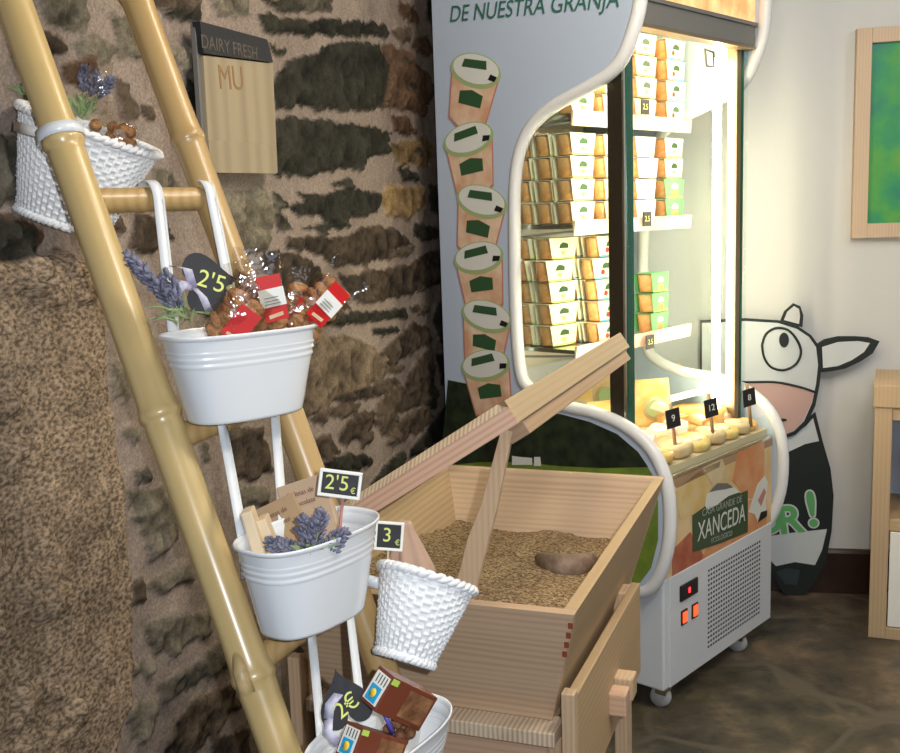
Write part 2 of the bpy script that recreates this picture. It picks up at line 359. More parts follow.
def build_stone_wall():
    ds = 0.0062
    s0, s1, z1 = -2.5, 0.66, 2.75
    ns, nz = int((s1 - s0) / ds) + 1, int(z1 / ds) + 1
    sg = np.linspace(s0, s1, ns); zg = np.linspace(0, z1, nz)
    Sg, Zg = np.meshgrid(sg, zg, indexing='ij')
    r = np.random.RandomState(3)
    def vnoise(scale, seed):
        rs = np.random.RandomState(seed); gx, gz = int((s1 - s0) * scale) + 3, int(z1 * scale) + 3
        g = rs.rand(gx, gz); x = (Sg - s0) * scale; z = Zg * scale
        xi = x.astype(int); zi = z.astype(int); fx = x - xi; fz = z - zi
        fx = fx * fx * (3 - 2 * fx); fz = fz * fz * (3 - 2 * fz)
        return (g[xi, zi] * (1 - fx) + g[xi + 1, zi] * fx) * (1 - fz) + (g[xi, zi + 1] * (1 - fx) + g[xi + 1, zi + 1] * fx) * fz - .5
    n1 = vnoise(9, 1); n2 = vnoise(24, 2); n3 = vnoise(60, 4); n4 = vnoise(130, 5)
    wob = n2 * 0.012 + n3 * 0.012 + n4 * 0.006
    h = np.zeros_like(Sg); colr = np.zeros(Sg.shape + (3,)); colr[:] = (0.262, 0.212, 0.178)
    colr *= (1 + 0.25 * n1 + 0.15 * n3)[..., None]
    h += n1 * 0.010 + n2 * 0.005 + n3 * 0.0025 + n4 * 0.001
    alp = np.ones(Sg.shape)
    polys = [(c, [stone_uv(*p) for p in pg], 1.0) for c, pg in STONES]
    taken = [(np.mean([p[0] for p in pg]), np.mean([p[1] for p in pg])) for _, pg, _ in polys]
    gran = [stone_uv(*p) for p in GRANITE]
    # rubble filling the parts the frame does not reach
    lo = [stone_uv(*p) for p in ((0, 0), (450, 0), (450, 753), (0, 753))]
    zz = 0.0; row = 0
    while zz < z1:
        hh = r.uniform(0.06, 0.15); ss = s0 - r.uniform(0, .2)
        while ss < s1:
            ww = r.uniform(0.10, 0.38); a, b = ss, ss + ww; cz = zz + hh / 2; cs = (a + b) / 2
            t = (cs - lo[0][0]) / (lo[1][0] - lo[0][0])
            top = lo[0][1] + t * (lo[1][1] - lo[0][1]); bot = lo[3][1] + (cs - lo[3][0]) / (lo[2][0] - lo[3][0]) * (lo[2][1] - lo[3][1])
            inside = (-0.02 < t < 1.02) and bot - 0.02 < cz < top + 0.02
            if not inside:
                pg = []
                for k in range(10):
                    an = 2 * math.pi * k / 10; q = 1 / (abs(math.cos(an)) ** 4 + abs(math.sin(an)) ** 4) ** .25
                    pg.append((cs + math.cos(an) * q * (ww / 2 - .012) * r.uniform(.85, 1), cz + math.sin(an) * q * (hh / 2 - .01) * r.uniform(.8, 1)))
                polys.append(([DK, BR, GR, OL, RU, BR][r.randint(6)], pg, 1.0))
            ss = b
        zz += hh
    polys.append(((0.235, 0.175, 0.118), gran, 2.0))
    for ci, (c, pg, kind) in enumerate(polys):
        P = np.array(pg); mn = P.min(0) - .03; mx = P.max(0) + .03
        i0, i1 = np.searchsorted(sg, mn[0]), np.searchsorted(sg, mx[0]); j0, j1 = np.searchsorted(zg, mn[1]), np.searchsorted(zg, mx[1])
        if i1 - i0 < 2 or j1 - j0 < 2: continue
        X = Sg[i0:i1, j0:j1]; Z = Zg[i0:i1, j0:j1]
        d = np.full(X.shape, 1e9); ins = np.zeros(X.shape, bool)
        for k in range(len(P)):
            a = P[k]; b = P[(k + 1) % len(P)]; e = b - a; L = e @ e + 1e-12
            t = np.clip(((X - a[0]) * e[0] + (Z - a[1]) * e[1]) / L, 0, 1)
            d = np.minimum(d, np.hypot(X - a[0] - t * e[0], Z - a[1] - t * e[1]))
            cr = ((a[1] > Z) != (b[1] > Z)) & (X < (b[0] - a[0]) * (Z - a[1]) / (b[1] - a[1] + 1e-12) + a[0]); ins ^= cr
        d = np.where(ins, d, -d) + (.005 if kind == 1 else 0) + wob[i0:i1, j0:j1] * (1.0 if kind == 1 else 0.5)
        m_ = np.clip((d + .002) / .006, 0, 1)
        hh = (0.010 if kind == 1 else 0.022) * np.clip(d / .014, 0, 1) ** .5 * m_
        rel = (n2 * .011 + n3 * .006 + n4 * .003)[i0:i1, j0:j1] * m_
        tone = 1 + 0.35 * r.uniform(-1, 1) * (kind == 1)
        vc = np.array(c)[None, None] * (tone + .8 * n2[i0:i1, j0:j1] + 0.6 * n3[i0:i1, j0:j1] + .4 * n4[i0:i1, j0:j1])[..., None]
        if kind == 2: vc = np.ones(X.shape + (3,)) * np.array(c) * (1 + .25 * n1[i0:i1, j0:j1] + .35 * n2[i0:i1, j0:j1])[..., None]; rel = rel * .15; alp[i0:i1, j0:j1] = 1 - m_
        vc = np.clip(vc, .012, 1)
        h[i0:i1, j0:j1] += hh + rel
        colr[i0:i1, j0:j1] = colr[i0:i1, j0:j1] * (1 - m_[..., None]) + vc * m_[..., None]
    co = np.empty((ns * nz, 3)); co[:, 0] = (WP.x + WT.x * Sg + WN.x * h).ravel(); co[:, 1] = (WP.y + WT.y * Sg + WN.y * h).ravel(); co[:, 2] = Zg.ravel()
    idx = np.arange(ns * nz).reshape(ns, nz)
    q = np.stack([idx[:-1, :-1], idx[1:, :-1], idx[1:, 1:], idx[:-1, 1:]], -1).reshape(-1, 4)
    me = bpy.data.meshes.new('wall_left'); me.vertices.add(len(co)); me.vertices.foreach_set('co', co.ravel())
    me.loops.add(q.size); me.loops.foreach_set('vertex_index', q.ravel().astype(np.int32)); me.polygons.add(len(q))
    me.polygons.foreach_set('loop_start', np.arange(0, q.size, 4, dtype=np.int32)); me.polygons.foreach_set('loop_total', np.full(len(q), 4, np.int32))
    me.update(); me.validate()
    ca = me.color_attributes.new('stone', 'FLOAT_COLOR', 'POINT')
    ca.data.foreach_set('color', np.concatenate([colr.reshape(-1, 3), alp.reshape(-1, 1)], 1).ravel().astype(np.float32))
    M = mat('stone_wall', (0.3, 0.25, 0.2), 0.92, spec=0.15, bump=0.22, bscale=110); nt = M.node_tree; b = nt.nodes['Principled BSDF']
    a = nt.nodes.new('ShaderNodeVertexColor'); a.layer_name = 'stone'
    tc = nt.nodes.new('ShaderNodeTexCoord'); n = nt.nodes.new('ShaderNodeTexNoise'); n.inputs['Scale'].default_value = 170; n.inputs['Detail'].default_value = 4
    nt.links.new(tc.outputs['Object'], n.inputs['Vector'])
    rr = nt.nodes.new('ShaderNodeMapRange'); rr.inputs['From Min'].default_value = .3; rr.inputs['From Max'].default_value = .7; rr.inputs['To Min'].default_value = .74; rr.inputs['To Max'].default_value = 1.28
    nt.links.new(n.outputs['Fac'], rr.inputs['Value'])
    vm = nt.nodes.new('ShaderNodeVectorMath'); vm.operation = 'SCALE'; nt.links.new(a.outputs['Color'], vm.inputs[0]); nt.links.new(rr.outputs['Result'], vm.inputs['Scale'])
    mp = nt.nodes.new('ShaderNodeMapping'); mp.inputs['Scale'].default_value = (1, 1, 1.5); nt.links.new(tc.outputs['Object'], mp.inputs['Vector'])
    ng = nt.nodes.new('ShaderNodeTexNoise'); ng.inputs['Scale'].default_value = 105; ng.inputs['Detail'].default_value = 3; nt.links.new(mp.outputs['Vector'], ng.inputs['Vector'])
    rg = nt.nodes.new('ShaderNodeMapRange'); rg.inputs['From Min'].default_value = .36; rg.inputs['From Max'].default_value = .66; rg.inputs['To Min'].default_value = .5; rg.inputs['To Max'].default_value = 1.9
    nt.links.new(ng.outputs['Fac'], rg.inputs['Value']); mx = nt.nodes.new('ShaderNodeMix'); mx.data_type = 'FLOAT'
    nt.links.new(a.outputs['Alpha'], mx.inputs[0]); nt.links.new(rg.outputs['Result'], mx.inputs[2]); nt.links.new(rr.outputs['Result'], mx.inputs[3])
    nt.links.new(mx.outputs[0], vm.inputs['Scale'])
    nt.links.new(vm.outputs[0], b.inputs['Base Color']); me.materials.append(M)
    o = bpy.data.objects.new('wall_left', me); COL.objects.link(o); tag(o, kind='structure')
build_stone_wall()

BYAW = 0.194
BP = Vector((1.516, 3.871, 0)); BT = Vector((math.cos(BYAW), -math.sin(BYAW), 0)); BN = Vector((-math.sin(BYAW), -math.cos(BYAW), 0))
def bw(s, off, z): return BP + BT * s + BN * off + Vector((0, 0, z))
MT['plaster'] = mat('plaster', (0.64, 0.645, 0.635), 0.8, bump=0.08, bscale=40)
b = MB(); b.prism([bw(-1.45, 0, 0), bw(1.9, 0, 0), bw(1.9, 0, 2.75), bw(-1.45, 0, 2.75)], -BN * 0.1)
tag(b.build('wall_back', 'plaster'), kind='structure')
b = MB(); e = bw(1.9, 0, 0); b.prism([e, (e.x, -2, 0), (e.x, -2, 2.75), (e.x, e.y, 2.75)], (0.1, 0, 0))
tag(b.build('wall_right', 'plaster'), kind='structure')
MT['base'] = mat('baseboard_wood', (0.035, 0.014, 0.009), 0.35, var=0.3, vscale=20)
b = MB(); b.prism([bw(-1.4, 0.001, 0), bw(-1.4, 0.02, 0), bw(-1.4, 0.02, .16), bw(-1.4, .012, .172), bw(-1.4, 0.001, .174)], BT * 3.29)
tag(b.build('baseboard_back', 'base'), kind='structure')

def floor_mat():
    M = mat('slate_floor', (0.1, 0.08, 0.06), 0.42, spec=0.4); nt = M.node_tree; b = nt.nodes['Principled BSDF']
    tc = nt.nodes.new('ShaderNodeTexCoord')
    n0 = nt.nodes.new('ShaderNodeTexNoise'); n0.inputs['Scale'].default_value = 3; nt.links.new(tc.outputs['Object'], n0.inputs['Vector'])
    mixv = nt.nodes.new('ShaderNodeMixRGB'); mixv.inputs[0].default_value = 0.12; nt.links.new(tc.outputs['Object'], mixv.inputs[1]); nt.links.new(n0.outputs['Color'], mixv.inputs[2])
    v = nt.nodes.new('ShaderNodeTexVoronoi'); v.feature = 'DISTANCE_TO_EDGE'; v.inputs['Scale'].default_value = 2.1; nt.links.new(mixv.outputs[0], v.inputs['Vector'])
    vc = nt.nodes.new('ShaderNodeTexVoronoi'); vc.inputs['Scale'].default_value = 2.1; nt.links.new(mixv.outputs[0], vc.inputs['Vector'])
    n = nt.nodes.new('ShaderNodeTexNoise'); n.inputs['Scale'].default_value = 5.5; n.inputs['Detail'].default_value = 9; n.inputs['Roughness'].default_value = .65; nt.links.new(tc.outputs['Object'], n.inputs['Vector'])
    r = nt.nodes.new('ShaderNodeValToRGB'); e = r.color_ramp.elements
    e[0].position = .34; e[0].color = (0.040, 0.037, 0.030, 1); e[1].position = .68; e[1].color = (0.23, 0.17, 0.105, 1)
    x = e.new(.52); x.color = (0.10, 0.082, 0.055, 1)
    nt.links.new(n.outputs['Fac'], r.inputs['Fac'])
    mm = nt.nodes.new('ShaderNodeMixRGB'); mm.blend_type = 'MULTIPLY'; mm.inputs[0].default_value = .10; nt.links.new(r.outputs['Color'], mm.inputs[1]); nt.links.new(vc.outputs['Color'], mm.inputs[2])
    jr = nt.nodes.new('ShaderNodeValToRGB'); jr.color_ramp.elements[0].position = .012; jr.color_ramp.elements[1].position = .03; nt.links.new(v.outputs['Distance'], jr.inputs['Fac'])
    mj = nt.nodes.new('ShaderNodeMixRGB'); nt.links.new(jr.outputs['Color'], mj.inputs[0]); mj.inputs[1].default_value = (0.12, 0.10, 0.07, 1); nt.links.new(mm.outputs[0], mj.inputs[2])
    nt.links.new(mj.outputs[0], b.inputs['Base Color'])
    bp = nt.nodes.new('ShaderNodeBump'); bp.inputs['Strength'].default_value = .5; bp.inputs['Distance'].default_value = .02; nt.links.new(n.outputs['Fac'], bp.inputs['Height']); nt.links.new(bp.outputs['Normal'], b.inputs['Normal'])
    return M
MT['floor'] = floor_mat()
b = MB(); b.box((-5, -8, -0.08), (6, 4.6, 0)); tag(b.build('floor', 'floor'), kind='structure')
MT['ceil'] = mat('ceiling_plaster', (0.6, 0.58, 0.54), 0.9)
b = MB(); b.box((-5, -8, 2.75), (6, 4.6, 2.85)); tag(b.build('ceiling', 'ceil'), kind='structure')

# ================================================================== REFRIGERATED CABINET
CY = 0.842; C0 = Vector((0.599, 2.915, 0)); CU = Vector((math.cos(CY), math.sin(CY), 0)); CW = Vector((-math.sin(CY), math.cos(CY), 0)); CWID = 0.715
def cl(q): d = q - C0; return (d.dot(CU), d.dot(CW), q.z)
def side(px, py, u=-0.03): q = cl(onpl(px, py, C0 + CU * u, CU)); return (q[1], q[2])
def front(px, py, w=0.0): q = cl(onpl(px, py, C0 + CW * w, CW)); return (q[0], q[2])
cooler = empty('refrigerated_display', C0, CY, 'tall lit refrigerated display with curved white side panels, stacked with dessert cups', 'refrigerator')
P3 = lambda u, wz: (u, wz[0], wz[1])
edge_px = [(640,-40),(638,0),(631,30),(620,58),(605,75),(580,90),(550,107),(530,125),(518,150),(513,180),(512,220),(513,300),(517,365),(526,388),(555,405),(590,413),(620,425),(645,445),(660,470),(667,500),(667,540),(660,570),(650,588),(638,593)]
EW = [side(x, y) for x, y in edge_px]
def smooth(pts, k=3):
    out = []
    for i in range(len(pts) - 1):
        p0 = pts[max(i - 1, 0)]; p1 = pts[i]; p2 = pts[i + 1]; p3 = pts[min(i + 2, len(pts) - 1)]
        for j in range(k):
            t = j / k
            out.append(tuple(0.5 * ((2 * p1[a]) + (-p0[a] + p2[a]) * t + (2 * p0[a] - 5 * p1[a] + 4 * p2[a] - p3[a]) * t * t + (-p0[a] + 3 * p1[a] - 3 * p2[a] + p3[a]) * t ** 3) for a in range(len(p1))))
    out.append(tuple(pts[-1])); return out
ES = smooth(EW)
zb = ES[-1][1]
ES2 = ES + [(0.12, zb - .012)]
for nm, u in (('side_panel', -0.03), ('side_panel', CWID + 0.005)):
    b = MB(); b.prism([(u, w, z) for w, z in ES2 + [(0.80, zb - .012), (0.80, 2.38), (ES[0][0], 2.38)]], (0.025, 0, 0))
    sp = b.build(nm, 'panel', cooler)
    b = MB(); b.tube([(u + .012, w, z) for w, z in [(ES[0][0], 2.38)] + ES2 + [(0.80, zb - .012)]], 0.020, 10); b.build('edge_trim', 'rim', sp)
    if u < 0: left_panel = sp
    else: right_panel = sp
# body
b = MB(); b.box((0.0, 0.0, 0.08), (CWID, 0.80, 0.425)); b.build('base_cabinet', 'white_metal', cooler, bevel=.006)
b = MB(); b.box((0.03, -0.004, 0.083), (CWID - .003, 0.0, 0.424)); fp = b.build('service_panel', 'white_metal', cooler, bevel=.003)
b = MB()
for i in range(22):
    for j in range(17):
        if (i + j) % 1 == 0:
            u0 = 0.262 + i * 0.0168; z0 = 0.128 + j * 0.0155
            b.box((u0, -0.0052, z0), (u0 + .0085, -0.0042, z0 + .0065))
b.build('vent_holes', 'black', fp)
b = MB(); b.box((0.085, -0.010, 0.333), (0.190, -0.003, 0.383)); d = b.build('thermostat_display', 'black', fp, bevel=.003)
MT['led'] = mat('red_led', (0.6, 0.02, 0.02), 0.4, emit=(1, 0.03, 0.04), estr=2.5)
MT['switch_glow'] = mat('switch_glow', (0.8, 0.1, 0.02), 0.4, emit=(1, 0.07, 0.02), estr=1.6)
b = MB(); b.box((0.130, -0.0112, 0.350), (0.140, -0.0098, 0.366)); b.build('led_digit', 'led', d)
for u0 in (0.093, 0.158):
    b = MB(); b.box((u0, -0.007, 0.255), (u0 + .038, -0.003, 0.302)); sw = b.build('rocker_switch', 'black', fp, bevel=.002)
    b = MB(); b.box((u0 + .007, -0.010, 0.262), (u0 + .031, -0.0065, 0.296)); b.build('switch_lamp', 'switch_glow', sw, bevel=.003)
MT['rubber'] = mat('caster_grey', (0.45, 0.45, 0.45), 0.5)
for u0, w0 in ((0.06, 0.035), (CWID - .15, 0.035), (0.07, 0.70), (CWID - .09, 0.70)):
    b = MB(); b.lathe([(0.001, -.012), (.030, -.012), (.033, 0), (.030, .012), (.001, .012)], (u0, w0 + .01, .033), 24, (1, 0.3, 0)); c = b.build('caster', 'rubber', cooler)
    b = MB(); b.box((u0 - .018, w0 - .015, .045), (u0 + .018, w0 + .02, .081)); b.build('caster_fork', 'chrome', c)
# graphic front above the service panel
GT = 0.715
b = MB(); b.box((0.0, 0.0, 0.425), (CWID, 0.06, GT)); gf = b.build('front_fascia', mat('fascia_print', (0.62, 0.40, 0.17), 0.4, col2=(0.78, 0.62, 0.36), vscale=6), cooler)
MT['pr_cream'] = mat('print_cream', (0.72, 0.62, 0.42), 0.45, col2=(0.62, 0.48, 0.24), vscale=12)
MT['pr_gold'] = mat('print_gold', (0.62, 0.42, 0.13), 0.45, col2=(0.70, 0.55, 0.28), vscale=12)
MT['pr_red'] = mat('print_red', (0.36, 0.075, 0.04), 0.45, col2=(0.50, 0.20, 0.10), vscale=12)
MT['pr_orange'] = mat('print_orange', (0.62, 0.24, 0.09), 0.45, col2=(0.66, 0.36, 0.18), vscale=12)
def fpoly(pxs, m, nm, off=-0.0015, par=None):
    b = MB(); b.prism([(front(x, y)[0], off, front(x, y)[1]) for x, y in pxs], (0, 0.001, 0)); return b.build(nm, m, par or gf)
fpoly([(672,580),(672,550),(690,532),(706,560),(700,564)], 'pr_red', 'printed_ham')
fpoly([(700,562),(716,520),(750,500),(766,498),(766,526),(730,546)], 'pr_orange', 'printed_ham')
fpoly([(738,450),(764,438),(764,500),(746,498),(732,480)], 'pr_orange', 'printed_cheese')
fpoly([(674,492),(700,470),(712,482),(704,510),(680,520)], 'pr_gold', 'printed_cheese')
fpoly([(702,468),(722,458),(728,478),(712,486)], 'pr_cream', 'printed_cheese')
fpoly([(676,480),(720,461),(719,467),(676,488)], 'kraft2', 'printed_band')
MT['sign_green'] = mat('sign_green', (0.035, 0.075, 0.03), 0.45)
MT['sign_text'] = mat('sign_text', (0.62, 0.66, 0.62), 0.5)
sg = fpoly([(692,515),(706,505),(716,494),(728,490),(740,493),(747,490),(747,532),(720,543),(692,552)], 'sign_green', 'printed_sign', -0.003)
fpoly([(704,505),(706,494),(716,488),(722,484),(732,486),(738,492),(727,496),(715,505),(706,510)], 'lid_print', 'printed_farmhouse', -0.0042)
fpoly([(708,492),(716,483),(726,483),(732,487),(724,489),(716,490)], 'grey_metal', 'printed_farmhouse_roof', -0.0052)
def ftext(body, px0, px1, pyb0, pyb1, size, m, par, sx=1, off=-0.0048, nm='lettering'):
    a = front(px0, pyb0); c = front(px1, pyb1); mid = ((a[0] + c[0]) / 2, off, (a[1] + c[1]) / 2)
    return text(nm, body, size, frame(mid, (c[0] - a[0], 0, c[1] - a[1]), (0, 0, 1)), m, par, sx=sx)
ftext('XANCEDA', 694, 746, 534, 512, 0.085, 'sign_text', sg, 0.78)
MT['sign_text2'] = mat('sign_text_dim', (0.30, 0.34, 0.30), 0.5)
ftext('CASA GRANDE DE', 696, 745, 515, 497, 0.032, 'sign_text2', sg, 1.0)
ftext('ECOLOGICO', 702, 738, 544, 530, 0.024, 'sign_text2', sg, 1.0)
# small plain cow patch
fpoly([(752,500),(757,484),(764,476),(767,482),(765,500),(766,515),(757,522),(754,514),(748,512)], 'lid_print', 'printed_cow', -0.003)
fpoly([(757,500),(763,488),(765,492),(760,506)], 'pinkrim', 'printed_cow_muzzle', -0.004)
fpoly([(757,522),(760,512),(766,510),(766,516)], 'black', 'printed_cow_patch', -0.004)
# deck glass rail
b = MB(); b.box((0.0, -0.002, GT), (CWID, 0.012, GT + .012)); b.build('glass_rail', 'chrome', cooler, bevel=.002)
b = MB(); b.prism([(0, -0.001, GT - .025), (0, .02, GT - .025), (0, .02, GT), (0, -0.001, GT)], (CWID, 0, 0)); b.build('rail_brown_strip', 'kraft2', cooler)  # brown strip along the foot of the glass rail
# liner
DZ = 0.745
b = MB()
b.box((0.0, 0.02, DZ - .03), (CWID, 0.76, DZ)); b.build('deck', 'kraft_edge', cooler)
b = MB(); b.box((0.0, 0.745, DZ), (CWID, 0.775, 2.36)); b.build('back_liner', 'liner', cooler)
b = MB(); b.box((0.0, 0.10, 2.34), (CWID, 0.79, 2.37)); b.build('roof_panel', 'white_metal', cooler)
b = MB(); b.box((0.0, 0.12, 2.30), (CWID, 0.745, 2.32)); b.build('ceiling_liner', 'liner', cooler)
for u0 in (0.0, CWID - .006):
    b = MB(); b.box((u0, 0.10, DZ + .01), (u0 + .006, 0.745, 2.30)); b.build('side_glass', 'glass', cooler)
# posts
b = MB(); b.box((0.004, 0.128, DZ), (0.05, 0.180, 2.02)); po = b.build('corner_post', 'dark_metal', cooler, bevel=.003)
b = MB(); b.box((0.002, 0.124, DZ), (0.014, 0.13, 2.0)); b.build('post_strip', 'chrome', po)
b = MB(); b.box((0.014, 0.122, DZ), (0.048, 0.128, 2.0)); b.build('post_seal', 'green_edge', po)
b = MB(); b.box((CWID - .055, 0.110, DZ), (CWID - .024, 0.145, 2.0)); po = b.build('corner_post', 'brass', cooler, bevel=.002)
b = MB(); b.box((CWID - .024, 0.108, DZ), (CWID - .012, 0.145, 2.0)); b.build('post_seal', 'green_edge', po)
# light tubes
for u0, w0 in ((CWID - .098, 0.158), (0.074, 0.186)):
    b = MB(); b.tube([(u0, w0, DZ + .03), (u0, w0, 1.96)], 0.0135, 12); b.build('light_tube', 'tube', cooler)
b = MB(); b.tube([(0.06, 0.15, 2.035), (CWID - .06, 0.15, 2.035)], 0.012, 10); b.build('light_tube', 'tube', cooler)
# header
b = MB(); b.box((0.0, 0.075, 1.992), (CWID, 0.115, 2.062)); hd = b.build('header_beam', 'grey_metal', cooler, bevel=.004)
b = MB(); b.box((0.0, 0.072, 1.984), (CWID, 0.118, 1.992)); b.build('header_lip', 'brass', hd)
b = MB(); b.box((0.0, 0.068, 2.055), (CWID, 0.08, 2.066)); b.build('header_ledge', 'grey_metal', hd)
b = MB(); b.box((0.0, 0.078, 2.066), (CWID, 0.098, 2.34)); sgn = b.build('lit_sign_face', 'sign_light', cooler)
b = MB(); b.tube([(0.50, .14, 1.975), (0.555, .14, 1.97), (0.56, .14, 1.925), (0.51, .14, 1.925)], 0.004, 8, closed=True); b.build('hanging_hook', 'grey_metal', cooler)
# printed side of the left panel
def spoly(pxs, m, nm, off=0.0012, par=None, mats=None):
    u = -0.03 - off
    b = MB(); b.prism([P3(u, side(x, y, u)) for x, y in pxs], (0.0009, 0, 0)); return b.build(nm, m, par or left_panel)
MT['pr_trees'] = mat('print_trees', (0.022, 0.040, 0.016), 0.5, col2=(0.006, 0.010, 0.006), vscale=26)
MT['pr_grass'] = mat('print_grass', (0.20, 0.30, 0.035), 0.5, col2=(0.13, 0.20, 0.03), vscale=16)
inner = [(560,414),(590,422),(617,434),(638,452),(652,474),(658,502),(658,540),(651,568),(640,583),(560,583)]
spoly([(440,468),(448,380),(470,384),(488,400),(500,420),(520,410),(545,412)] + inner + [(440,583)], 'pr_grass', 'printed_meadow')
spoly([(440,466),(448,380),(462,383),(475,386),(488,404),(500,424),(510,416),(520,416),(530,410),(545,414),(560,414),(575,418),(590,422),(617,434),(638,452),(648,467),(600,468),(560,466),(520,462),(480,462)], 'pr_trees', 'printed_forest', 0.0022)
spoly([(512,456),(520,457),(532,458),(532,465),(512,465)], 'lid_print', 'printed_house', 0.0032)
spoly([(534,457),(540,457),(541,466),(534,466)], 'lid_print', 'printed_house', 0.0032)
def sframe(px, py, dpx, off):    # frame on the side panel: x towards the viewer's right in the picture
    u = -0.03 - off; a = side(px, py, u); c = side(px + dpx[0], py + dpx[1], u)
    ax = Vector((0, c[0] - a[0], c[1] - a[1])); return frame((u, a[0], a[1]), ax, ax.cross(Vector((1, 0, 0))))
def printed_cup(px, py, tilt, sc=1.0):
    a = math.radians(tilt); dx = (math.cos(a), math.sin(a))
    M = sframe(px, py, (dx[0] * 10, dx[1] * 10), 0.002)
    if (M @ Vector((0, 1, 0)) - M @ Vector((0, 0, 0))).z < 0: M = M @ Matrix.Diagonal((1, -1, -1, 1))
    KX, KY = 1.42, 1.16
    T = lambda x, y, z=0: M @ Vector((x * sc * KX, y * sc * KY, 0))
    OFF = Vector((-0.0008, 0, 0))
    body = [T(-.074, .055), T(-.058, -.085)] + [T(-.058 + .116 * k / 8, -.085 - .026 * math.sin(math.pi * k / 8)) for k in range(1, 8)] + [T(.058, -.085), T(.074, .055)]
    big = [((Vector(p) - M.translation) * 1.07 + M.translation) for p in body]
    b = MB(); b.prism(big, OFF); c = b.build('printed_cup', 'pinkrim', left_panel)
    b = MB(); b.prism([p + OFF for p in body], OFF); b.build('cup_body', 'cup_print', c)
    b = MB(); b.prism([p + OFF * 1.6 for p in ellipse(M, .082 * sc * KX, .050 * sc * KY, cy=.062 * sc * KY)], OFF); b.build('lid_rim', 'green_rim', c)
    b = MB(); b.prism([p + OFF * 2.6 for p in ellipse(M, .074 * sc * KX, .042 * sc * KY, cy=.067 * sc * KY)], OFF); b.build('cup_lid', 'lid_print', c)
    b = MB(); b.prism([T(-.045, .066) + OFF * 3.8, T(-.04, .090) + OFF * 3.8, T(.03, .096) + OFF * 3.8, T(.035, .072) + OFF * 3.8], OFF); b.build('lid_logo', 'logo_green', c)
    b = MB(); b.prism([T(.045, .045) + OFF * 3.8, T(.05, .062) + OFF * 3.8, T(.072, .058) + OFF * 3.8, T(.066, .044) + OFF * 3.8], OFF); b.build('lid_spot', 'black', c)
    b = MB(); b.prism([T(-.036, -.040) + OFF * 2.2, T(-.038, -.004) + OFF * 2.2, T(0, .006) + OFF * 2.2, T(.038, -.004) + OFF * 2.2, T(.036, -.040) + OFF * 2.2], OFF); b.build('cup_badge', 'logo_green', c)
for px, py, tl in ((472, 92, 14), (471, 160, -14), (479, 222, 14), (481, 278, -8), (485, 336, 14), (489, 385, -8)):
    printed_cup(px, py, tl, 0.88)
MT['text_green'] = mat('letter_green', (0.03, 0.14, 0.10), 0.5)
def stext(body, px0, py0, px1, py1, size, m, sx=1):
    u = -0.0325; a = side(px0, py0, u); c = side(px1, py1, u)
    mid = (u, (a[0] + c[0]) / 2, (a[1] + c[1]) / 2); ax = Vector((0, c[0] - a[0], c[1] - a[1]))
    f = frame(mid, ax, (0, 0, 1)); return text('lettering', body, size, f, m, left_panel, shear=.15, sx=sx)
stext('DE NUESTRA GRANJA', 450, 15, 618, -1, 0.068, 'text_green', 0.92)

# shelves
SH = [1.770, 1.452, 1.078]; SFW = 0.305
shelves = []
for i, z in enumerate(SH):
    b = MB(); b.box((0.008, SFW, z - .012), (0.704, 0.72, z)); sh = b.build('shelf', 'chrome', cooler)
    b = MB(); b.prism([(0.008, SFW - .004, z - .032), (0.008, SFW - .010, z + .012), (0.008, SFW, z + .012), (0.008, SFW, z - .032)], (0.696, 0, 0))
    b.build('price_rail', mat('price_rail', (0.85, 0.78, 0.62), 0.4, col2=(0.82, 0.52, 0.36), vscale=5), sh)
    b = MB(); b.tube([(0.022, SFW, z - .02), (0.022, 0.70, z - .045), (0.022, .70, z - .01)], .004, 6); b.build('shelf_bracket', 'grey_metal', sh)

# dessert packs
PK = {}
def make_pack(kind, label):
    r = empty('dessert_pack', (0, 0, 0), 0, label, 'dessert pack')
    Wt, Wb, D, H = .064, .052, .033, .064
    card = {'red': 'cream_card', 'lime': 'cream_card', 'plain': 'white_card', 'green': 'green_card'}[kind]
    b = MB()
    for y in (-D, D - .0015):
        b.prism([(-Wb, y, .002), (Wb, y, .002), (Wt, y, H), (-Wt, y, H)], (0, .0015, 0))
    b.box((-Wt, -D, H), (Wt, D, H + .0015)); b.build('card_sleeve', card, r)
    b = MB()
    for s in (-1, 1):
        prof = [(.020, .003), (.024, .006), (.029, .050), (.031, .058), (.0315, .061), (.012, .0615)]
        b.lathe(prof, (s * .034, 0, 0), 12, sx=1.03, sy=0.98)
    b.build('cup_pair', 'caramel', r)
    y = -D - .0012
    if kind != 'plain':
        b = MB(); b.prism([(-.020, y, .034), (-.016, y, .045), (-.004, y, .052), (.010, y, .050), (.022, y, .046), (.022, y, .034)], (0, .001, 0)); b.build('logo_patch', 'logo_green' if kind != 'green' else 'cream_card', r)
        if kind == 'red': b = MB(); b.prism([(-.026, y, .018), (-.022, y, .030), (-.012, y, .030), (-.006, y, .022), (-.014, y, .014)], (0, .001, 0)); b.build('berry_print', 'red', r)
        elif kind == 'lime': b = MB(); b.prism([(-.014, y, .026), (-.002, y, .012), (.012, y, .026)], (0, .001, 0)); b.build('lime_print', 'lime', r)
        else: b = MB(); b.prism([(-.018, y, .008), (-.022, y, .024), (0, y, .031), (.022, y, .024), (.018, y, .008)], (0, .001, 0)); b.build('dessert_print', 'pr_orange', r)
        b = MB(); b.prism([(-Wb, y, .003), (Wb, y, .003), (Wb + .001, y, .007), (-Wb - .001, y, .007)], (0, .001, 0)); b.build('colour_band', 'blue' if kind == 'red' else 'lime', r)
    return r
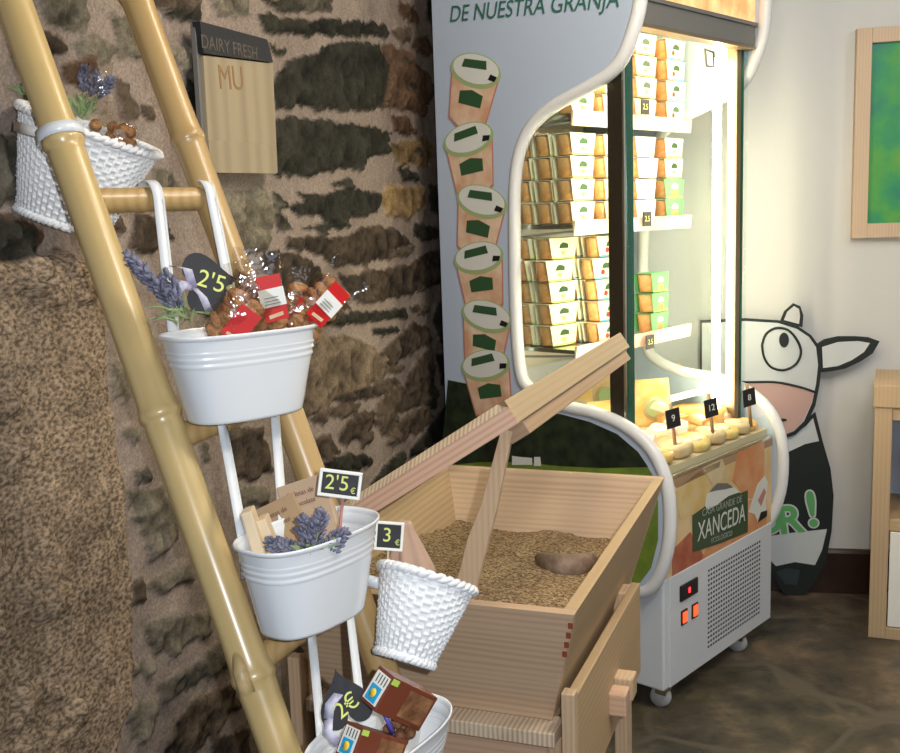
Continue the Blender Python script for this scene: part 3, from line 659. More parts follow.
kinds_desc = {'red': 'cream dessert pack with green logo and red berry mark', 'lime': 'cream dessert pack with green logo and lime mark', 'plain': 'plain white-fronted dessert pack', 'green': 'green-fronted dessert pack'}
for k in kinds_desc: PK[k] = make_pack(k, kinds_desc[k]); 
used = set()
shelf_words = ['top shelf', 'middle shelf', 'lowest shelf']
level_words = ['bottom layer', 'second layer', 'third layer', 'fourth layer', 'fifth layer']
col_words = ['leftmost column', 'second column', 'third column', 'rightmost column']
dep_words = ['front row', 'second row back', 'third row back', 'rear row']
def put_pack(kind, u, w, z, s, c, l, dpt, jit=.003, turn=0):
    src = PK[kind]
    o = src if kind not in used else copy_tree(src)
    used.add(kind)
    q = C0 + CU * (u + rnd.uniform(-jit, jit)) + CW * (w + rnd.uniform(-jit, jit)) + Vector((0, 0, z))
    o.location = q; o.rotation_euler = (0, 0, CY + turn + rnd.uniform(-.03, .03))
    o['label'] = '%s, %s, %s, %s, %s' % ({'red': 'berry-marked cream pack', 'lime': 'lime-marked cream pack', 'plain': 'plain white pack', 'green': 'green pack'}[kind], dep_words[dpt], col_words[c], level_words[l], shelf_words[s])
    o['group'] = 'dessert packs stacked on the %s' % shelf_words[s]
cols = [0.078, 0.252, 0.440, 0.628]
PH = .0668
for l in range(4):      # top shelf
    for c in range(4):
        for dpt in range(3 if c == 0 else 1):
            if dpt and l > 1: continue
            put_pack('red' if c in (1, 3) else 'lime', cols[c], SFW + .042 + dpt * .075, SH[0] + .001 + l * PH, 0, c, l, dpt)
for l in range(4):
    for c in range(4):
        for dpt in range(4 if c == 0 else 1):
            k = ('lime', 'red', 'plain', 'green' if l < 2 else 'lime')[c]
            put_pack(k, cols[c] + (0, 0, rnd.uniform(-.012, .02), -.008)[c], SFW + .042 + dpt * .075, SH[1] + .001 + l * PH, 1, c, l, dpt)
for l in range(5):
    for c in range(3):
        if c == 2 and l > 2: continue
        for dpt in ((1, 2, 3) if c == 0 else (0, 1) if c == 1 else (0,)):
            if l == 4 and dpt == 3: continue
            k = ('lime', 'red', 'green')[c]
            put_pack(k, (.082, .222, .520)[c] - (.02 if l == 3 and c < 2 else 0), SFW + .042 + dpt * .078, SH[2] + .001 + l * PH, 2, c, l, dpt, turn=.06 if c == 2 else -.12)
# small price tags clipped on the rails
def chalk_tag(nm, M, w, h, body, label, cat='price tag', group=None, frm=None, stick=None, tcol='chalk', tsize=.6):
    r = empty(nm, M.translation, 0, label, cat, group); r.matrix_world = M
    b = MB(); b.box((-w / 2, -h / 2, -.0015), (w / 2, h / 2, .0015)); bd = b.build('board', 'slate', r, bevel=.0008)
    if frm:
        b = MB(); t = frm
        for lo, hi in (((-w/2 - t, -h/2 - t, -.003), (w/2 + t, -h/2, .004)), ((-w/2 - t, h/2, -.003), (w/2 + t, h/2 + t, .004)), ((-w/2 - t, -h/2, -.003), (-w/2, h/2, .004)), ((w/2, -h/2, -.003), (w/2 + t, h/2, .004))): b.box(lo, hi)
        b.build('frame', 'white_card', r, bevel=.001)
    if body.endswith('€'):
        text('price', body[:-1], h * tsize * 1.05, Matrix.Translation((-w * .08, h * .02, .002)), tcol, bd)
        text('currency_mark', '€', h * tsize * .42, Matrix.Translation((w * .38, -h * .26, .002)), tcol, bd)
    else: text('price', body, h * tsize, Matrix.Translation((0, 0, .002)), tcol, bd)
    if stick: b = MB(); b.tube([stick[0], stick[1]], stick[2], 6); b.build('stick', stick[3] if len(stick) > 3 else 'kraft_edge', r)
    return r
ME = Vector((math.cos(CY), math.sin(CY), 0))
tagw = ['green-lettered tag clipped to the top shelf rail', 'green-lettered tag clipped to the middle shelf rail', 'green-lettered tag clipped to the lowest shelf rail']
for i, (px, py) in enumerate(((645, 107), (647, 219), (650, 342))):
    u, z = front(px, py, SFW - .016)
    chalk_tag('shelf_tag', frame(C0 + CU * u + CW * (SFW - .016) + Vector((0, 0, z)), CU, (0, 0, 1)), .050, .046, '2.5', tagw[i], group='chalk tags on the shelf rails', tsize=.55)

# deck goods
def deck(px, py, z=DZ): q = cl(onz(px, py, z)); return q[0], q[1]
DG = 'cheeses laid out on the cabinet deck'
def wpos(u, w, z): return C0 + CU * u + CW * w + Vector((0, 0, z))
def wheel(px, py, r, h, m, label, z=DZ, sticker=True, tilt=0):
    h *= .62
    u, w = deck(px, py, z + h / 2); u = min(max(u, r + .012), CWID - r - .012); w = max(w, r + .115)
    t = empty('round_cheese', wpos(u, w, z + .001), CY, label, 'cheese', DG); t.rotation_euler = (tilt, 0, CY)
    b = MB(); b.lathe([(.001, 0), (r * .93, 0), (r, h * .2), (r, h * .8), (r * .93, h), (.001, h)], n=28); b.build('rind', m, t)
    if sticker: b = MB(); b.lathe([(.001, h), (r * .42, h), (r * .42, h + .0015), (.001, h + .0015)], n=20); s = b.build('sticker', 'white_card', t); b = MB(); b.lathe([(.001, h + .0016), (r * .12, h + .0016), (r * .12, h + .0026), (.001, h + .0026)], n=12); b.build('sticker_mark', 'lime', s)
    return t
def wedge(px, py, L, h, ang, m, label, z=DZ, rz=0):
    h *= .62
    u, w = deck(px, py, z + h / 2); u = min(max(u, L * .5 + .02), CWID - L * .5 - .02); w = max(w, L * .5 + .115)
    t = empty('cheese_wedge', wpos(u, w, z + .001), CY + rz, label, 'cheese', DG)
    pts = [(0, 0, 0)] + [(L * math.cos(a), L * math.sin(a), 0) for a in np.linspace(-ang / 2, ang / 2, 7)]
    pts = [(p[0] - L * .5, p[1], p[2]) for p in pts]
    b = MB(); b.prism(pts, (0, 0, h)); b.build('paste', m, t, bevel=.004)
    b = MB(); b.prism([(p[0] * .45 + .01, p[1] * .45, h + .001) for p in pts], (0, 0, .0012)); b.build('label', 'white_card', t)
    return t
def cheese_bag(px, py, w_, h_, m, label, z=DZ, rz=0, depth=.035):
    u, w = deck(px, py, z)
    t = empty('cheese_bag', wpos(u, w, z + .001), CY + rz, label, 'packaged cheese', DG)
    b = MB(); out = []
    for k in range(9):
        f = k / 8; ww = w_ / 2 * (0.9 + .1 * math.sin(f * 3.1)); dd = depth / 2 * max(.06, math.sin(math.pi * min(.93, .12 + f * .85)))
        out.append([(ww * math.copysign(abs(math.cos(a)) ** .6, math.cos(a)), dd * math.copysign(abs(math.sin(a)) ** .8, math.sin(a)), h_ * f) for a in np.linspace(0, 2 * math.pi, 17)[:-1]])
    b.rings(out); b.build('bag', m, t)
    b = MB(); b.lathe([(.001, 0), (w_ * .30, 0), (w_ * .30, .002), (.001, .002)], (0, -depth * .5 - .001, h_ * .42), 20, (0, -1, 0), 1, 1); s = b.build('round_label', 'cheese', t)
    b = MB(); b.lathe([(w_ * .2, .003), (w_ * .24, .004), (w_ * .24, .003), (w_ * .2, .0028)], (0, -depth * .5 - .001, h_ * .42), 20, (0, -1, 0)); b.build('label_ring', 'green_rim', s)
    return t
FACE = -.62
cheese_bag(652, 428, .135, .17, 'cheese_y', 'large yellow cheese bag standing just right of the dark post', rz=FACE)
cheese_bag(668, 410, .12, .17, 'cheese_y', 'yellow cheese bag behind the first one, reaching under the lowest shelf', rz=FACE)
cheese_bag(645, 402, .11, .20, 'cheese', 'paler cheese bag at the back, beside the dark post', rz=FACE)
cheese_bag(603, 440, .12, .13, 'cheese_o', 'orange cheese bag with round label left of the dark post', rz=FACE)
cheese_bag(576, 427, .14, .14, 'cheese_y', 'golden cheese bag behind the left side glass', rz=FACE + .2)
cheese_bag(604, 416, .13, .19, 'cheese', 'pale cheese bag standing behind the orange one', rz=FACE)
cheese_bag(585, 405, .13, .18, 'cheese_o', 'orange bag at the back behind the left side glass', rz=FACE)
wheel(650, 455, .070, .075, 'cheese', 'pale cheese wheel nearest the dark post')
wheel(685, 459, .062, .060, 'cheese', 'pale cheese wheel with green-dot sticker near the front glass')
wheel(705, 452, .055, .050, 'cheese', 'small pale wheel at the middle of the front glass')
wheel(664, 440, .062, .085, 'cheese', 'pale wheel behind the front one, by the dark post')
wheel(722, 430, .085, .070, 'cheese_y', 'flat yellow wheel on the right, beside the middle tag')
wheel(700, 418, .095, .115, 'cheese_y', 'large yellow wheel at the back of the deck', sticker=False)
wedge(712, 443, .16, .065, .7, 'cheese', 'white-labelled wedge lying in the middle of the deck', rz=2.2)
wedge(734, 438, .15, .055, .8, 'cheese_y', 'yellow wedge near the right end of the front glass', rz=.6)
wedge(750, 430, .13, .045, .8, 'cheese', 'pale wedge at the far right front corner', rz=1.2)
wedge(660, 468, .12, .040, .9, 'cheese_o', 'orange wrapped wedge at the left front corner by the white rim', rz=.2)
wedge(694, 438, .12, .095, .7, 'white_card', 'white wrapped wedge beside the tray', rz=1.9)
wedge(680, 424, .14, .10, .8, 'cheese_o', 'orange wedge behind the left chalk tag', rz=2.6)
wheel(736, 420, .070, .080, 'cheese', 'pale wheel at the back right of the deck', sticker=False)
wheel(718, 408, .070, .110, 'cheese_o', 'orange-rinded wheel at the very back of the deck', sticker=False)
MT['sticker_tan'] = mat('sticker_tan', (.72, .66, .50), .5, col2=(.52, .50, .30), vscale=90)
def low_item(u, w, r, h, m, label):
    t = empty('round_cheese', wpos(u, w, DZ + .004 + r * .12), CY, label, 'cheese', DG); t.rotation_euler = (rnd.uniform(.0, .24), rnd.uniform(-.16, .16), CY)
    b = MB(); b.lathe([(.001, 0), (r * .9, 0), (r, h * .25), (r, h * .75), (r * .9, h), (.001, h)], n=24); b.build('rind', m, t)
    b = MB(); b.lathe([(.001, h), (r * .45, h), (r * .45, h + .0012), (.001, h + .0012)], n=18); b.build('sticker', 'sticker_tan', t)
for (u_, w_, r_, h_, m_, l_) in ((.085, .075, .055, .026, 'cheese_o', 'flat orange round at the left end of the front glass'), (.200, .076, .056, .036, 'cheese', 'small pale round second from the left along the front glass'),
    (.310, .074, .053, .028, 'cheese_y', 'flat yellow round third along the front glass'), (.412, .072, .050, .036, 'cheese', 'small pale round at the centre of the front glass'),
    (.506, .072, .048, .026, 'cheese_y', 'flat yellow round right of centre along the front glass'), (.592, .070, .044, .032, 'cheese', 'small pale round second from the right along the front glass'), (.664, .07, .036, .022, 'cheese_o', 'flat orange round at the right end of the front glass')):
    low_item(u_, w_, r_, h_, m_, l_)
for (u_, w_, z_, a_, m_, l_) in ((.15, .15, .050, .5, 'white_card', 'white paper-wrapped portion leaning at the left of the deck'), (.26, .16, .045, -.6, 'kraft_edge', 'tan wrapped portion lying behind the left chalk tag'),
    (.37, .17, .055, .9, 'white_card', 'white labelled wrapped portion in the middle of the deck'), (.50, .16, .045, .2, 'cheese_o', 'amber wrapped portion right of the middle chalk tag'), (.60, .15, .040, -.9, 'kraft_edge', 'tan wrapped portion near the right end of the deck'),
    (.44, .27, .085, .4, 'kraft_edge', 'tan wrapped portion lying on top at the back of the deck')):
    t = empty('wrapped_portion', wpos(u_, w_, DZ + z_), CY + a_, l_, 'packaged cheese', DG); t.rotation_euler = (.30, .15 * a_, CY + a_)
    b = MB(); b.hexa([(-.045, -.028, 0), (.045, -.028, 0), (.045, .028, 0), (-.045, .028, 0), (-.040, -.024, .020), (.040, -.024, .020), (.036, .022, .024), (-.038, .022, .024)]); b.build('wrapper', m_, t, bevel=.004)
    b = MB(); b.box((-.022, -.014, .0215), (.022, .010, .0232)); b.build('label', 'sticker_tan' if m_ == 'white_card' else 'white_card', t)
b = MB(); b.box((0.004, 0.006, GT + .012), (CWID - .004, 0.010, GT + .085)); b.build('front_glass', 'glass', cooler)
# white tray with rim
u, w = deck(672, 420); tr = empty('serving_tray', wpos(u + .02, w, DZ + .080), CY + .75, 'shallow white-edged tray tilted behind the front cheeses', 'tray'); tr.rotation_euler = (R(-12), R(6), CY + .75)
b = MB(); b.box((-.10, -.07, 0), (.10, .07, .006)); b.build('tray_base', 'cheese', tr)
for i, (lo, hi) in enumerate((((-.10, -.078, 0), (.10, -.07, .022)), ((-.10, .07, 0), (.10, .078, .022)), ((-.108, -.078, 0), (-.10, .078, .022)), ((.10, -.078, 0), (.108, .078, .022)))):
    b = MB(); b.box(lo, hi); b.build('tray_edge', 'white_card', tr)
for i, (px, py, lb) in enumerate(((673, 419, 'black chalk tag with white figures on the left of the deck'), (711, 408, 'black chalk tag in the middle of the deck'), (749, 397, 'black chalk tag at the right end beside the light tube'))):
    u, w = deck(px, py + 14, DZ + .08); q = wpos(u, w, DZ + .125)
    d = (q - EYE).length
    M = frame(q, (CU * .9 + CW * -.35), (0, 0.0, 1)) @ Matrix.Rotation(R(8), 4, 'Z')
    chalk_tag('deck_tag', M, .052, .058, ['9', '12', '8'][i], lb, group='black chalk tags among the cheeses', stick=((0, -.02, -.004), (0, -.11, -.004), .004) if 0 else ((-.0, .045, -.005), (0, -.10, -.005), .006, 'kraft2'), tcol='chalkw', tsize=.5)
# coved clear shield at the deck's rear right
b = MB(); b.rings([[(x, .40 + .33 * math.sin(t), DZ + .002 + .22 * (1 - math.cos(t))) for x in (0.30, CWID - .02)] for t in np.linspace(0.1, 1.5, 10)], closed=False, cap=False)
b.build('air_guide', 'white_metal', cooler)

# ================================================================== GRAIN BIN
HB = Vector((0.196, 1.688, 0)); HY = -0.362; HW, HD, HZ = 0.60, 0.956, 0.822
HX = Vector((math.cos(HY), math.sin(HY), 0)); HV = Vector((-math.sin(HY), math.cos(HY), 0))
def hl(q): d = q - HB; return (d.dot(HX), d.dot(HV), q.z)
bin_ = empty('grain_bin', HB, HY, 'open wooden bin with slanted board sides, full of brown grain', 'wooden bin')
TI, TYI, ZB = 0.068, 0.095, 0.575     # how far the boards lean in, and the bottom height
th = 0.024
def board(p_top0, p_top1, p_bot0, p_bot1, n_in, name, m, par=bin_):
    n_in = Vector(n_in) * th; a = [Vector(p) for p in (p_bot0, p_bot1, p_top1, p_top0)]
    b = MB(); b.prism(a, n_in); return b.build(name, m, par, bevel=.0015)
board((-HW, 0, HZ), (0, 0, HZ), (-HW + TI, TYI, ZB), (-TI, TYI, ZB), (0, 1, 0), 'front_board', 'pine')
board((-HW, HD, HZ), (0, HD, HZ), (-HW + TI, HD - TYI, ZB), (-TI, HD - TYI, ZB), (0, -1, 0), 'back_board', 'pine')
board((0, th, HZ), (0, HD - th, HZ), (-TI, TYI + th, ZB), (-TI, HD - TYI - th, ZB), (-1, 0, 0), 'side_board', 'pine_y')
board((-HW, th, HZ), (-HW, HD - th, HZ), (-HW + TI, TYI + th, ZB), (-HW + TI, HD - TYI - th, ZB), (1, 0, 0), 'side_board', 'pine_y')
b = MB(); b.box((-HW + TI, TYI, ZB - .012), (-TI, HD - TYI, ZB)); b.build('bottom_board', 'pine', bin_)
# dowel ends in the corner joint
b = MB()
for k in range(4):
    f = .06 + .085 * k; q = Vector((0, 0, HZ)).lerp(Vector((-TI, TYI, ZB)), f + .03)
    b.box((q.x - .007, q.y - .0015, q.z - .007), (q.x + .0005, q.y + .004, q.z + .007))
b.build('joint_stain', mat('joint_stain', (0.25, 0.05, 0.02), .6), bin_)
# stand
def bb(lo, hi, nm, m, bev=.002, par=bin_):
    b = MB(); b.box(lo, hi); return b.build(nm, m, par, bevel=bev)
bb((-HW + .05, .045, .548), (-.052, .115, .575), 'front_ledge', 'endgrain')
bb((-HW + .07, .10, .30), (-.075, .122, .548), 'front_apron', 'pine_pink')
bb((-.075, .085, .0), (-.045, .135, .548), 'leg', 'pine_z')
bb((-HW + .045, .085, .0), (-HW + .075, .135, .548), 'leg', 'pine_z')
bb((-.038, .045, .0), (-.014, .072, .655), 'post', 'pine_z')
bb((-HW + .014, .045, .0), (-HW + .038, .072, .655), 'post', 'pine_z')
bb((-.064, .62, .0), (-.036, .685, .63), 'post', 'pine_z')
bb((-HW + .036, .62, .0), (-HW + .064, .685, .63), 'post', 'pine_z')
def apron(x0, x1):
    b = MB(); b.prism([(x0, .072, .41), (x0, .70, .41), (x0, .70, .630), (x0, .072, .640)], (x1 - x0, 0, 0)); b.build('side_apron', 'pine_y', bin_, bevel=.002)
apron(-.037, -.017); apron(-HW + .017, -HW + .037)
b = MB(); b.box((-.019, .40, .480), (.022, .445, .530)); b.build('tenon_end', 'pine_z', bin_, bevel=.004)
b = MB(); b.box((-.019, .345, .470), (.018, .39, .520)); b.build('tenon_end', 'pine_pink', bin_, bevel=.004)
# lid frame, opened on its left hinge
LA = 0.57
lid = empty('lid', (-HW, 0, HZ + .012), 0); lid.parent = bin_; lid.rotation_euler = (0, -LA, 0)
fw_, ft = .05, .044
MT['lid_dark'] = wood('lid_dark', (0.42, 0.31, 0.18), (0.34, 0.24, 0.13), 'Y', 24, 4)
MT['lid_darker'] = wood('lid_darker', (0.38, 0.25, 0.15), (0.30, 0.18, 0.10), 'Y', 24, 4)
MT['lidwood'] = wood('lid_pine', (0.74, 0.48, 0.34), (0.52, 0.28, 0.18), 'X', 30, 2.0)
def lprism(pts, z0, z1, nm, m):
    b = MB(); b.prism([(x, y, z0 - .010) for x, y in pts], (0, 0, z1 - z0)); return b.build(nm, m, lid, bevel=.002)
zt = ft - .010
prf = [(-.012, -.010), (-.012, zt - .013), (.012, zt), (fw_ - .012, zt), (fw_ - .012, -.010)]
b = MB(); b.rings([[(0, y, z) for y, z in prf], [(HW + .004 - (y + .012), y, z) for y, z in prf]])
for f in b.bm.faces: f.smooth = False
b.build('frame_rail', 'lidwood', lid)
lprism([(0, HD), (HW + .004, HD), (HW + .004 - fw_, HD - fw_), (fw_, HD - fw_)], 0, ft, 'frame_rail', 'lidwood')
lprism([(HW + .004, -.012), (HW + .004, HD), (HW + .004 - fw_, HD - fw_), (HW + .004 - fw_, fw_ - .012)], 0, ft, 'frame_rail', 'lid_dark')
lprism([(HW - .003, .03), (HW - .003, HD - .03), (HW - fw_ + .006, HD - .03), (HW - fw_ + .006, .03)], -.026, 0.001, 'frame_rebate', 'lid_darker')
lprism([(0, -.012), (0, HD), (fw_, HD - fw_), (fw_, fw_ - .012)], 0, ft, 'frame_rail', 'pine_y')
b = MB(); b.hexa([(0.0, -.0122, zt - .0128), (HW + .002, -.0122, zt - .0128), (HW - .020, .0122, zt + .0003), (0.0, .0122, zt + .0003), (0.0, -.0126, zt - .0121), (HW + .002, -.0126, zt - .0121), (HW - .020, .0118, zt + .001), (0.0, .0118, zt + .001)]); b.build('grain_strip', 'endgrain', lid)
b = MB(); b.box((fw_ - .004, fw_ - .016, .012), (HW - fw_ + .008, HD - fw_ + .004, .016)); b.build('lid_pane', 'glass', lid)
# prop stick
a = Vector(hl(at(469, 598, HB.y + .085))); a = Vector((-.215, .028, HZ - .03))
top = Vector((-HW + (HW - .03) * math.cos(LA), .035, HZ + (HW - .03) * math.sin(LA)))
def prop():
    ax = (top - a).normalized(); s = Vector((0, 1, 0)).cross(ax).normalized()
    b = MB(); L = (top - a).length
    prof = [(0, -.020, .017), (L * .40, -.020, .017), (L * .58, -.012, .017), (L, -.010, .010)]
    rings = []
    for d, l, r in prof:
        c = a + ax * d; rings.append([c + s * l + Vector((0, -.006, 0)), c + s * r + Vector((0, -.006, 0)), c + s * r + Vector((0, .008, 0)), c + s * l + Vector((0, .008, 0))])
    b.rings(rings)
    for f in b.bm.faces: f.smooth = False
    return b.build('prop_stick', 'pine_z', bin_, bevel=.001)
prop()
# grain
def grain_mat():
    M = mat('grain', (0.3, 0.2, 0.1), 0.8, spec=.2); nt = M.node_tree; b = nt.nodes['Principled BSDF']
    tc = nt.nodes.new('ShaderNodeTexCoord'); v = nt.nodes.new('ShaderNodeTexVoronoi'); v.inputs['Scale'].default_value = 240
    nt.links.new(tc.outputs['Object'], v.inputs['Vector'])
    sp = nt.nodes.new('ShaderNodeSeparateColor'); nt.links.new(v.outputs['Color'], sp.inputs[0])
    r = nt.nodes.new('ShaderNodeValToRGB'); e = r.color_ramp.elements; e[0].position = 0; e[0].color = (0.09, 0.05, 0.02, 1); e[1].position = 1; e[1].color = (0.58, 0.44, 0.26, 1)
    x = e.new(.45); x.color = (0.29, 0.19, 0.10, 1)
    nt.links.new(sp.outputs[0], r.inputs['Fac']); nt.links.new(r.outputs['Color'], b.inputs['Base Color'])
    bp = nt.nodes.new('ShaderNodeBump'); bp.invert = True; bp.inputs['Strength'].default_value = .8; bp.inputs['Distance'].default_value = .004
    nt.links.new(v.outputs['Distance'], bp.inputs['Height']); nt.links.new(bp.outputs['Normal'], b.inputs['Normal'])
    return M
MT['grain'] = grain_mat()
NX, NY = 60, 100
rows = []
def gz(x, y):
    f = y / HD
    z = .798 - .125 * f ** 1.1 + .010 * math.sin(x * 13 + 1.0) * f + .014 * f * math.cos((x + .22) * 16)
    z += .012 * mnoise.noise(Vector((x * 9, y * 9, 3))) + .004 * mnoise.noise(Vector((x * 40, y * 40, 1)))
    return z
for j in range(NY + 1):
    row = []
    for i in range(NX + 1):
        fy = j / NY; fx = i / NX; y = .03 + fy * (HD - .06); x = -HW + .03 + fx * (HW - .06); z = gz(x, y)
        k = (HZ - z) / (HZ - ZB); x = -HW / 2 + (x + HW / 2) * (HW / 2 - .028 - TI * k) / (HW / 2 - .03); y = HD / 2 + (y - HD / 2) * (HD / 2 - .027 - TYI * k) / (HD / 2 - .03)
        row.append((x, y, z))
    rows.append(row)
b = MB(); b.rings(rows, closed=False, cap=False)
g = b.build('grain', 'grain'); g.location = HB; g.rotation_euler = (0, 0, HY)
tag(g, 'heap of brown grain filling the wooden bin', 'grain', kind='stuff')
# curved piece lying in the grain
MT['bark'] = mat('grey_brown_piece', (0.17, 0.11, 0.075), 0.6, col2=(0.26, 0.19, 0.14), vscale=40, bump=.5)
path = []
for k in range(9):
    px, py = 540 + 52 * k / 8, 558 + 10 * math.sin(math.pi * k / 8)
    q = at(px, py, 2.05); q = onz(px, py, .752); path.append(q)
b = MB(); rr = [.010 + .020 * math.sin(math.pi * (k + .5) / 9) for k in range(9)]
mid = sum(path, Vector()) / 9
bx = b.tube([p - mid for p in path], rr, 10); o = b.build('curved_scoop', 'bark'); o.location = mid
tag(o, 'curved grey-brown scoop half sunk in the grain', 'scoop')

# ================================================================== BAMBOO LADDER
LL0, LL1 = at(12, -2, 1.74), at(281, 753, 1.40)
RL0, RL1 = at(136, -2, 1.86), at(386, 680, 1.60)
def extend(a, b, z): return a + (b - a) * ((z - a.z) / (b.z - a.z))
def rail(name, A, B, r, nodes, m):
    top = A + (A - B) * 0.42; bot = extend(A, B, 0.0)
    d = (bot - top); L = d.length; ax = d.normalized()
    q = Vector((0, 0, 1)).rotation_difference(ax)
    ts = sorted(nodes)
    prof = []; N = 160
    zs = sorted(set([L * k / N for k in range(N + 1)] + [t + o for t in ts for o in (-.02, -.010, -.004, 0, .004, .008, .02) if 0 < t + o < L]))
    for z in zs:
        k = 1.0
        for t in ts:
            dd = z - t; k += .11 * math.exp(-(dd / .009) ** 2) - .10 * math.exp(-((dd - .012) / .004) ** 2) + .05 * math.exp(-(dd / .03) ** 2)
        prof.append((r * k, z))
    b = MB(); n = 28
    out = []
    for rr, z in prof:
        out.append([Vector((rr * math.cos(2 * math.pi * j / n), rr * math.sin(2 * math.pi * j / n), z)) for j in range(n)])
    b.rings(out)
    o = b.build(name, m, ladder); o.matrix_local = Matrix.Translation(top - LBASE) @ q.to_matrix().to_4x4()
    for t in ts:
        if 0 < t < L:
            b = MB(); b.lathe([(r * 1.08, t - .002), (r * 1.125, t - .0005), (r * 1.125, t + .0015), (r * 1.08, t + .004)], n=28); b.build('node_ring', 'node', o)
    return o, top, ax, q
LBASE = extend(LL0, LL1, 0.0)
ladder = empty('bamboo_ladder', LBASE, 0, 'yellow bamboo ladder leaning on the stone wall, hung with white planters', 'ladder')
def tpar(A, B, px, py):   # distance from rail top to the point seen nearest (px,py)
    top = A + (A - B) * 0.42; best = None
    for k in range(2000):
        f = -0.42 + 2.6 * k / 2000; p = A + (B - A) * f
        v = p - EYE; z = v.dot(_fw)
        if z < .1: continue
        x = 450 + F * v.dot(_rt) / z; y = 376.5 - F * v.dot(_up) / z
        e = abs(y - py)
        if best is None or e < best[0]: best = (e, (p - top).length, p)
    return best[1], best[2]
ln = [tpar(LL0, LL1, 0, y)[0] for y in (-120, 143, 414, 676)]
rn = [tpar(RL0, RL1, 0, y)[0] for y in (-4, 140, 300, 590, 700)]
lrail, ltop, lax, lq = rail('rail', LL0, LL1, .0285, ln + [ln[-1] + .3, ln[-1] + .62], 'bamboo')
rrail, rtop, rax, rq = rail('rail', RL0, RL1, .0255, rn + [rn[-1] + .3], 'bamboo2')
# cut branch stub on the near rail
_, sp_ = tpar(LL0, LL1, 0, 640); _, sp2 = tpar(LL0, LL1, 0, 684)
lat = Vector((-.006, -.032, 0))
b = MB(); b.tube([sp_ + lat * .55 - LBASE, sp_.lerp(sp2, .5) + lat * .95 - LBASE, sp2 + lat * 1.05 - LBASE], [.006, .011, .012], 12); b.build('branch_stub', 'node', ladder)
rungs = []
for yl, yr in ((201, 203), (441, 394), (668, 588), (-60, -40)):
    pl = tpar(LL0, LL1, 0, yl)[1]; pr = tpar(RL0, RL1, 0, yr)[1]
    pr.z = pl.z if abs(pl.z - pr.z) < .03 else pr.z
    d = (pr - pl); L = d.length
    b = MB(); prof = []
    for k in range(25):
        z = k / 24; kk = 1 + .10 * math.exp(-((z - .42) / .02) ** 2); prof.append((.0195 * kk, z * L))
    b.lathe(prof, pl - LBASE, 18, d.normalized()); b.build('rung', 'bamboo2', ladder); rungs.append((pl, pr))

# ================================================================== HANGING PLANTERS
def sup(a, n=2.7): c, s = math.cos(a), math.sin(a); return (math.copysign(abs(c) ** (2 / n), c), math.copysign(abs(s) ** (2 / n), s))
def planter(center_rim, rz, hook_pts, base_px, label, L=.275, Wd=.150, H=.145, hooks=True):
    base = Vector(center_rim) - Vector((0, 0, H))
    t = empty('hanging_planter', base, rz, label, 'planter', 'white metal planters hanging on the bamboo ladder')
    prof = [(.10, .002), (.80, .0), (.815, .004), (.86, .05 * H / .145)]
    sc = lambda z: .74 + .245 * (z / H)
    outer = [(.3, 0.0), (.735, 0.0), (.745, .004)]
    zs = [.03, .06, .085, .092, .094, .097, .100, .103, .105, .108, .111, .114, .116, .119, .122, .130, .138]
    for z in zs:
        z_ = z * H / .145; k = sc(z_)
        if z in (.097, .108, .119): k += .022
        if z in (.100, .111): k += .008
        outer.append((k, z_))
    outer += [(1.0, H - .004), (1.025, H - .002), (1.03, H + .001), (1.02, H + .003), (1.0, H + .0025), (.985, H - .002), (.94, H * .8), (.73, .006), (.3, .004)]
    b = MB(); n = 72; out = []
    for k, z in outer:
        out.append([(L / 2 * k * sup(2 * math.pi * j / n)[0], Wd / 2 * k * sup(2 * math.pi * j / n)[1], z) for j in range(n)])
    b.rings(out); b.build('bucket', 'white_enamel', t)
    inv = t.rotation_euler.to_matrix().transposed()
    for hp, bp_ in zip(hook_pts, base_px):
        q = inv @ (Vector(hp) - base); r = .030
        y0 = Wd / 2 * .985
        yn = Vector((-math.sin(rz), math.cos(rz), 0)); e = inv @ (onpl(bp_[0], bp_[1], base + yn * y0, yn) - base)
        x0 = max(-L * .42, min(L * .42, e.x)); y0 = Wd / 2 * (1 - abs(2 * x0 / L) ** 2.7) ** (1 / 2.7) * .985
        A = Vector((x0, y0 + .001, H * .55)); B_ = Vector((x0, y0 + .004, H)); 
        pts = [A, B_]; C_ = Vector((q.x, q.y - r, q.z))
        for k in range(1, 7): pts.append(B_.lerp(C_, k / 7))
        for k in range(0, 11):
            a = math.pi - math.pi * 1.12 * k / 10; pts.append(Vector((q.x, q.y + r * math.cos(a), q.z + r * math.sin(a))))
        b = MB(); b.ribbon(pts, (1, 0, 0), .0185, .0024)
        b.ribbon([p + Vector((.006, -.0012, 0)) if i < 9 else p for i, p in enumerate(pts[:9])], (1, 0, 0), .002, .002)
        b.build('hook_strap', 'strap', t)
    return t, base
def on_rung(i, f): a, b = rungs[i]; return a.lerp(b, f)
P1, B1 = planter(at(241, 330, 1.57), R(42), [on_rung(0, .50), on_rung(0, .93)], [(172, 325), (238, 318)], 'uppermost white planter, holding red-labelled biscuit bags and lavender', L=.246, Wd=.135, H=.129)
P2, B2 = planter(at(309, 530, 1.43), R(54), [on_rung(1, .33), on_rung(1, .80)], [(241, 530), (284, 508)], 'middle white planter, holding kraft packets and lavender', L=.230, Wd=.132, H=.130)
P3_, B3 = planter(at(381, 732, 1.33), R(58), [on_rung(2, .42), on_rung(2, .80)], [(323, 745), (361, 690)], 'lowest white planter, cut by the frame, with brown boxes', L=.245, Wd=.135, H=.12)

